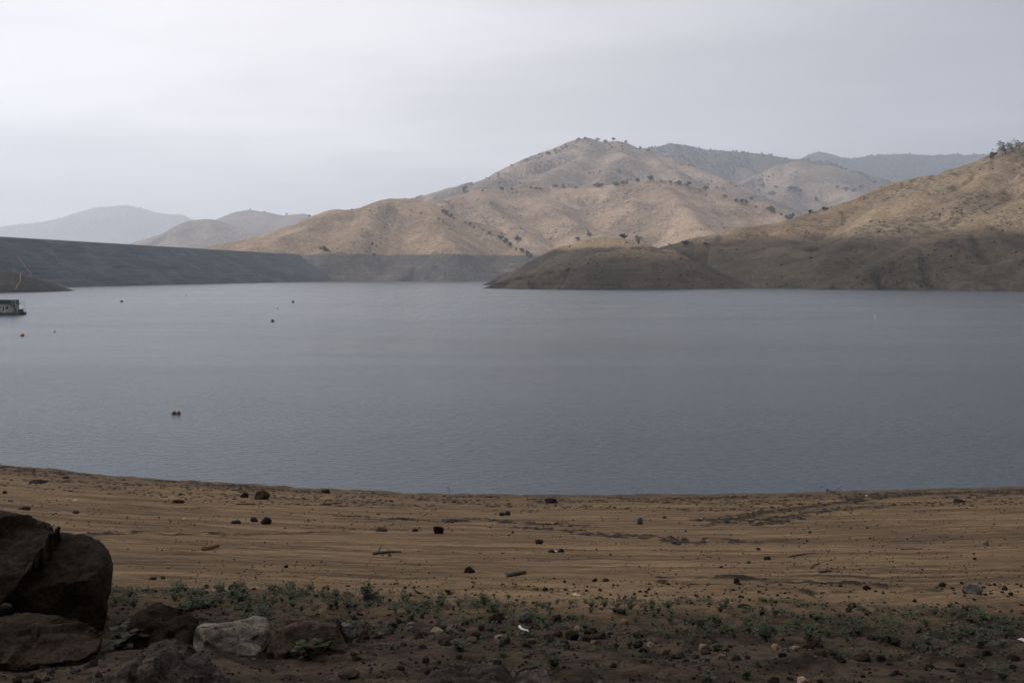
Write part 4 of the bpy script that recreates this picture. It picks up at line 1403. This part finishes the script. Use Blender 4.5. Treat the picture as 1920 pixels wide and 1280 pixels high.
# ------------------------------------------------------------------ houseboat
def houseboat():
    p = at_water(43, 590)
    root = empty('houseboat', (p[0], p[1], 0), R(-6))
    tag(root, 'old flat-roofed houseboat with cream cabin and dark upper canopy at the left edge', 'houseboat')
    cream = plain('cream_siding', (0.26, 0.245, 0.165), 0.7, 0.2, 0.15, 2)
    dark = plain('dark_green_canopy', (0.022, 0.027, 0.022), 0.8, 0.15, 0.3, 2)
    hullm = plain('grimy_pontoon', (0.045, 0.045, 0.042), 0.6, 0.3, 0.3, 2)
    deckm = plain('weathered_deck', (0.13, 0.13, 0.11), 0.8, 0.2, 0.2, 2)
    glass = plain('dark_glass', (0.02, 0.025, 0.03), 0.1, 0.5, 0.1, 2)
    white = plain('white_trim', (0.62, 0.62, 0.60), 0.5, 0.3, 0.06, 3)
    alu = plain('dull_aluminium', (0.30, 0.31, 0.32), 0.45, 0.5, 0.1, 3, 0.6)
    L = 14.0                                     # bow at x = 0, stern at x = -L; near side is -y
    m = MB()
    for y in (-1.7, 1.7):
        m.tube([(-L + 0.2, y, 0.12), (-L + 0.6, y, 0.12), (-1.2, y, 0.12), (-0.4, y, 0.2), (0.0, y, 0.34)], [0.3, 0.42, 0.42, 0.32, 0.08], 14)
    m.build('pontoon', hullm, root, True)
    m = MB(); m.box(-L, -0.15, -2.25, 2.25, 0.5, 0.72, 0, 0.04); m.build('deck', deckm, root)
    m = MB(); m.box(-L + 1.6, -2.3, -1.95, 1.95, 0.72, 2.85, 0, 0.03); m.build('cabin', cream, root)
    m = MB(); m.box(-L + 0.9, -1.95, -2.25, 2.25, 2.85, 3.05, 0, 0.03); m.build('roof', deckm, root)
    # upper canopy on the roof: dark side screens and a flat cover
    m = MB(); m.box(-L + 1.2, -2.3, -2.1, 2.1, 3.05, 4.12, 0, 0.06); m.build('canopy', dark, root)
    for x in (-3.3, -5.6, -7.6, -9.7):
        m = MB(); m.box(x - 0.55, x + 0.55, -2.0, -1.945, 1.45, 2.45); fr = m.build('window', white, root)
        m = MB(); m.box(x - 0.47, x + 0.47, -2.015, -1.99, 1.53, 2.37); m.build('pane', glass, fr)
    m = MB(); m.box(-4.75, -3.98, -2.01, -1.945, 0.75, 2.65, 0, 0.01); dr = m.build('door', white, root)
    m = MB(); m.box(-4.62, -4.12, -2.025, -1.998, 1.0, 2.5); m.build('pane', glass, dr)
    m = MB(); m.box(-2.3, -2.25, -0.75, 0.75, 0.75, 2.6); dr = m.build('door', glass, root)
    # front porch: posts, sloping braces, rails
    for y in (-2.05, 2.05):
        m = MB()
        m.tube([(-0.35, y, 0.72), (-0.55, y, 2.0), (-0.85, y, 3.95)], 0.035, 6)
        m.build('porch_post', alu, root, True)
        m = MB()
        m.tube([(-1.2, y, 0.72), (-0.55, y, 2.9)], 0.03, 6)
        m.build('brace', alu, root, True)
    m = MB()
    for z in (3.1, 3.55, 4.05):
        m.tube([(-2.3, -2.05, z), (-0.7, -2.05, z), (-0.7, 2.05, z), (-2.3, 2.05, z)], 0.03, 6)
    for x in (-1.6, -0.75):
        for y in (-2.05, 2.05):
            m.tube([(x, y, 3.05), (x, y, 4.25 if x > -1 else 4.05)], 0.028, 6)
    m.build('roof_rail', alu, root, True)
    m = MB()
    for z in (1.15, 1.6):
        m.tube([(-2.2, -2.15, z), (-0.4, -2.15, z), (-0.3, 2.15, z)], 0.025, 6)
    for x in (-2.0, -1.2, -0.45):
        m.tube([(x, -2.15, 0.72), (x, -2.15, 1.6)], 0.025, 6)
    m.build('deck_rail', alu, root, True)
    m = MB()
    m.box(-0.95, 0.05, -1.0, 0.4, 0.72, 1.5, 0, 0.1)
    m.box(-0.6, 0.25, -0.75, 0.1, 1.2, 1.55, 0, 0.12)
    m.build('gear_box', hullm, root)
    m = MB()
    for x, h in ((-2.6, 4.8), (-3.3, 4.65)):
        m.tube([(x, -1.6, 4.1), (x - 0.15, -1.6, h)], 0.015, 5)
    m.build('antenna', alu, root, True)


houseboat()


# ------------------------------------------------------------------ orange float lines stranded on the left shore
def float_line(pix, label):
    pts = []
    for (x0, y0), (x1, y1) in zip(pix[:-1], pix[1:]):
        n = max(2, int(math.hypot(x1 - x0, y1 - y0) / 1.6))
        for k in range(n):
            q = k / n
            px, py = x0 + (x1 - x0) * q, y0 + (y1 - y0) * q
            h = hill_hit(px, py)
            r = ray(px, py); d = None
            best = None
            if h is not None:
                best = h[0].copy()
            r = Vector(r).normalized()
            dh = DAM_BVH.ray_cast(Vector((0, 0, CAM_H)), r)
            if dh[0] is not None and (h is None or dh[3] < h[1]):
                best = dh[0].copy()
            if best is not None:
                pts.append(best + Vector((0, 0, 0.35)))
    if len(pts) < 2:
        print('no float line', label); return
    c = pts[0].copy()
    m = MB()
    pts = [q - c for q in pts]
    m.tube(pts, 0.07, 5, 1)
    for a, b in zip(pts[:-1], pts[1:]):
        n = max(1, min(6, int((b - a).length / 1.1)))
        for k in range(n):
            p = a + (b - a) * ((k + 0.5) / n); d = (b - a).normalized() * 0.42
            m.tube([p - d, p - d * 0.7, p + d * 0.7, p + d], [0.1, 0.24, 0.24, 0.1], 6, 0)
    o = m.build('float_line', [M_floatred, M_black], None, False)
    o.location = c
    tag(o, label, 'float line')


M_floatred = plain('faded_red_floats', (0.42, 0.17, 0.12), 0.6, 0.3, 0.15, 2)
damo = [o for o in scene.objects if o.name == 'upstream_face'][0]
bpy.context.view_layer.update()
mw = damo.matrix_world
DAM_BVH = BVHTree.FromPolygons([tuple(mw @ q.co) for q in damo.data.vertices], [tuple(q.vertices) for q in damo.data.polygons])
float_line([(33, 482), (45, 497), (58, 514), (59, 518), (56, 519.5), (50, 517)], 'longer line of faded red floats slanting down the dark dam face')
float_line([(38, 513), (38.5, 529), (34, 533), (30, 541), (28, 545)], 'shorter line of faded red floats running down the left bluff to the water')


# ------------------------------------------------------------------ trees on the hills
M_oak = leaf_mat('oak_leaves', (0.016, 0.020, 0.013), (0.042, 0.047, 0.032))
M_bark = plain('oak_bark', (0.05, 0.042, 0.034), 0.9, 0.1, 0.3, 1.0)


def tree_meshes(seed, leaves=520, leaf=0.085, open_=0.0, wide=1.0):
    """unit-height oak: tapered trunk with limbs, crown of leaf clumps"""
    g = random.Random(seed)
    tr, cr = MB(), MB()
    tr.tube([(0, 0, -0.08), (0.01, 0.01, 0.12), (g.uniform(-.03, .03), 0, 0.32)], [0.05, 0.04, 0.033], 7)
    clumps = []
    for i in range(g.randint(7, 10)):
        a = g.uniform(0, 6.28); r = g.uniform(0.10, 0.40) * wide; z = g.uniform(0.26, 0.84)
        r *= 1.2 - 0.8 * abs(z - 0.5)
        p = Vector((math.cos(a) * r, math.sin(a) * r, z))
        st = Vector((0, 0, g.uniform(0.18, 0.34)))
        tr.tube([st, st.lerp(p, 0.5) + Vector((0, 0, 0.05)), p], [0.024, 0.016, 0.006], 5)
        clumps.append((p, g.uniform(0.13, 0.22)))
        if open_:
            for _ in range(5):
                q = p + Vector((g.gauss(0, .12), g.gauss(0, .12), g.gauss(0.06, .08)))
                tr.tube([p, p.lerp(q, .6) + Vector((0, 0, .02)), q], [0.007, 0.005, 0.002], 4)
                clumps.append((q, 0.07))
    clumps.append((Vector((0, 0, 0.72)), 0.2))
    n = leaves // len(clumps)
    for p, r in clumps:
        for _ in range(n):
            d = Vector((g.gauss(0, 1), g.gauss(0, 1), g.gauss(0, 0.75)))
            d = d.normalized() * r * g.uniform(0.35, 1.1)
            l = leaf * g.uniform(0.6, 1.3)
            cr.leaf(p + d, (g.gauss(0, 1), g.gauss(0, 1), g.gauss(0.1, 0.6)), (g.gauss(0, 1), g.gauss(0, 1), 1), l, l * 0.85)
    return tr.mesh('trunk', [M_bark], True), cr.mesh('crown', [M_oak], False)


OAKS = [tree_meshes(200 + q, 1300, 0.085, 0.0, 1.15) for q in range(6)]
OPEN_OAKS = [tree_meshes(220 + q, 900, 0.045, 1.0, 1.2) for q in range(3)]


def put_tree(px, py, h, label, group=None, kinds=None, wide=1.0, name='oak_tree'):
    hit = hill_hit(px, py)
    k = 0
    while hit is None and k < 14:               # the crest may lie a little lower than in the photo
        py += 1.0; k += 1
        hit = hill_hit(px, py)
    if hit is None:
        print('no hill under', px, py, label); return
    p = hit[0]
    H = h * p.y / FPX
    root = empty(name, (p.x, p.y, p.z - 0.03 * H), rr(0, 6.28))
    root.scale = (H * wide, H * wide, H)
    tag(root, label, 'tree' if name.endswith('tree') else 'bush', group)
    a, b = random.choice(kinds or OAKS)
    link('trunk', a, root); link('crown', b, root)


put_tree(1885, 290, 30, 'largest of the oaks on the crest of the right hill, open crowned', None, OPEN_OAKS, 0.95)
put_tree(1899, 285, 21, 'middle oak of the row on the right hill crest', None, OPEN_OAKS)
put_tree(1911, 281, 21, 'oak at the right end of the row on the right hill crest', None, OPEN_OAKS)
put_tree(1862, 298, 14, 'small round oak at the left end of the row on the right hill crest', None, OAKS)
put_tree(872, 363, 14, 'lone round dark oak at the left end of the rolling hill crest', None, OAKS, 1.0)
put_tree(1198, 458, 18, 'tall open oak on the right shoulder of the peninsula', None, OPEN_OAKS)
put_tree(1170, 448, 12, 'wide oak on the peninsula left of the tall open one', None, OAKS, 1.3)
put_tree(1104, 444, 9, 'small oak on the top of the peninsula', None, OAKS, 1.2)
put_tree(1083, 452, 9, 'small oak on the left slope of the peninsula', None, OAKS, 1.2)
put_tree(1287, 460, 10, 'broad dark oak in the saddle between peninsula and right hill', None, OAKS, 1.8)
put_tree(1220, 340, 12, 'round oak at the highest point of the rolling hill', None, OAKS, 1.2)
put_tree(1156, 350, 11, 'oak on the rolling hill crest left of its highest point', None, OAKS, 1.1)
put_tree(971, 452, 12, 'lone oak on the slope above the gully between the two hills', None, OAKS, 0.9)
put_tree(1323, 460, 6, 'small dark bush on the crest of the right hill', None, OAKS, 1.6, 'bush')
for x, y, h in [(831, 400, 9), (838, 404, 10), (845, 408, 9), (851, 412, 6), (881, 424, 7), (889, 428, 5), (906, 433, 4), (917, 440, 7), (941, 450, 9), (949, 456, 11), (956, 462, 9), (978, 474, 10), (988, 480, 11), (995, 483, 9), (968, 470, 6), (935, 447, 7), (872, 420, 6)]:
    put_tree(x, y, h, 'dark oak in the row down the gully between the two hills', 'gully oaks')
for x, y, h in [(940, 357, 7), (996, 355, 6), (1042, 353, 8), (1056, 353, 8), (1080, 354, 5), (1118, 352, 10), (1128, 352, 9), (1168, 347, 8), (1174, 346, 6), (1195, 342, 8), (1257, 344, 6), (1272, 346, 9), (1290, 349, 10), (1323, 359, 10), (1358, 371, 7), (1381, 380, 8), (1392, 382, 10), (1400, 384, 8), (1447, 400, 10), (1475, 410, 8), (1465, 406, 6), (1418, 390, 5), (1012, 356, 5), (905, 361, 5), (960, 356, 5), (1240, 342, 5)]:
    put_tree(x, y, h, 'small dark oak in the broken row along the rolling hill crest', 'rolling hill crest oaks', None, 1.2)
for x, y, h in [(1040, 285, 6), (1028, 292, 8), (987, 302, 5), (960, 314, 6), (935, 328, 4), (1085, 264, 7), (1097, 262, 6), (1121, 264, 7), (1135, 267, 6), (1150, 266, 8), (1174, 269, 6), (1200, 278, 5), (1215, 285, 6), (912, 335, 4), (1010, 300, 6), (1060, 275, 6)]:
    put_tree(x, y, h, 'tiny oak on the skyline of the main peak', 'main peak skyline oaks', None, 1.2)
for x, y, h in [(1408, 375, 7), (1430, 352, 8), (1447, 368, 10), (1455, 355, 7), (1490, 360, 11), (1500, 364, 10), (1482, 356, 9), (1530, 378, 9), (1445, 395, 10), (1422, 360, 6), (1585, 358, 9), (1600, 360, 8), (1570, 355, 7), (1615, 354, 8), (1640, 346, 7), (1480, 412, 9), (1486, 408, 9), (1520, 400, 7), (1545, 395, 8)]:
    put_tree(x, y, h, 'grey-green oak on the slopes behind the right hill', 'oaks behind the right hill', None, 1.3)
for x, y, h in [(469, 394, 4), (496, 400, 5), (538, 404, 5), (580, 407, 5)]:
    put_tree(x, y, h, 'tiny far-off oak on the skyline above the dam', 'oaks above the dam')
for x, y, h in [(607, 470, 9), (612, 472, 7), (1136, 270, 5), (702, 478, 4), (1068, 498, 4), (1005, 355, 5)]:
    put_tree(x, y, h, 'low dark bush just above the old waterline', 'bushes above the waterline', None, 1.5, 'bush')


# ------------------------------------------------------------------ distant woods and scrub that read as a mass
def woods(name, n, fx, fy, size, mat, cond=None):
    V, F, off, c = [], [], 0, 0
    shp = []
    v0, f0 = ico(2)
    for q in range(8):
        v = v0 * (1 + 0.35 * fbm(v0[:, 0] * 2.2 + q * 9, v0[:, 1] * 2.2, v0[:, 2] * 2.2, 3, 0.6, q)[:, None]) * np.array([0.5, 0.5, 0.5])
        v[:, 2] += 0.35
        shp.append(v)
    for _ in range(n):
        px, py = fx(), fy()
        if py is None:
            continue
        hit = hill_hit(px, py)
        if hit is None or (cond and not cond(hit, px, py)):
            continue
        p = hit[0]; H = rr(*size)
        a = rr(0, 6.28); ca, sa = math.cos(a), math.sin(a)
        v = random.choice(shp) * np.array([H * rr(0.9, 1.5), H * rr(0.9, 1.5), H])
        V.append(np.stack([v[:, 0] * ca - v[:, 1] * sa + p.x, v[:, 0] * sa + v[:, 1] * ca + p.y, v[:, 2] + p.z], 1)); F.append(f0 + off); off += len(v)
    if V:
        tag(link(name, mesh_np(name, np.concatenate(V), np.concatenate(F), [mat], smooth=False)), kind='stuff')


M_woods = plain('far_foliage', (0.030, 0.034, 0.026), 0.95, 0.05, 0.35, 0.05)
woods('woods', 1900, lambda: rr(1200, 1700), lambda: rr(266, 345), (7, 13), M_woods, lambda h, x, y: h[2] == 'wooded_ridge' and (vnoise(h[0].x / 160, h[0].y / 260, seed=5) > 0.36))
woods('far_woods', 1500, lambda: rr(1490, 1880), lambda: rr(284, 352), (10, 18), M_woods, lambda h, x, y: h[2] == 'distant_range')
woods('scrub', 1100, lambda: rr(850, 1500), lambda: rr(256, 380), (3, 7.5), M_woods, lambda h, x, y: h[2] in ('main_peak', 'pale_cone_hill') and vnoise(h[0].x / 90, h[0].y / 140, seed=6) > 0.60)
woods('scrub', 420, lambda: rr(600, 1480), lambda: rr(345, 480), (1.2, 3.2), M_woods, lambda h, x, y: h[2] in ('rolling_hill', 'round_hill') and h[0].z > 50 and vnoise(h[0].x / 60, h[0].y / 100, seed=7) > 0.58)
woods('scrub', 900, lambda: rr(960, 1920), lambda: rr(290, 540), (0.5, 1.6), M_woods, lambda h, x, y: h[2] in ('right_hill', 'peninsula') and vnoise(h[0].x / 30, h[0].y / 50, seed=8) > 0.55)
woods('mountain_woods', 700, lambda: rr(0, 360), lambda: rr(383, 440), (14, 24), M_woods, lambda h, x, y: h[2] == 'distant_mountain')
#@@END_OBJECTS

# ------------------------------------------------------------------ haze
def build_haze():
    m = bpy.data.materials.new('haze_air')
    m.use_nodes = True
    t = NT(m.node_tree)
    t.n.remove(t.n['Principled BSDF'])
    v = t.node('ShaderNodeVolumePrincipled')
    v.inputs['Color'].default_value = (0.85, 0.925, 1.0, 1)
    v.inputs['Density'].default_value = 1.25e-4
    v.inputs['Anisotropy'].default_value = 0.55
    t.l.new(v.outputs[0], t.n['Material Output'].inputs['Volume'])
    try:
        m.cycles.homogeneous_volume = True
    except Exception:
        pass
    x0, x1, y0, y1, z0, z1 = -12500, 12500, -2600, 18500, -8.5, 1600
    vs = [(x, y, z) for x in (x0, x1) for y in (y0, y1) for z in (z0, z1)]
    fs = [(0, 1, 3, 2), (4, 6, 7, 5), (0, 4, 5, 1), (2, 3, 7, 6), (0, 2, 6, 4), (1, 5, 7, 3)]
    tag(link('haze', mesh_np('haze', vs, fs, [m], smooth=False)), kind='stuff')


build_haze()
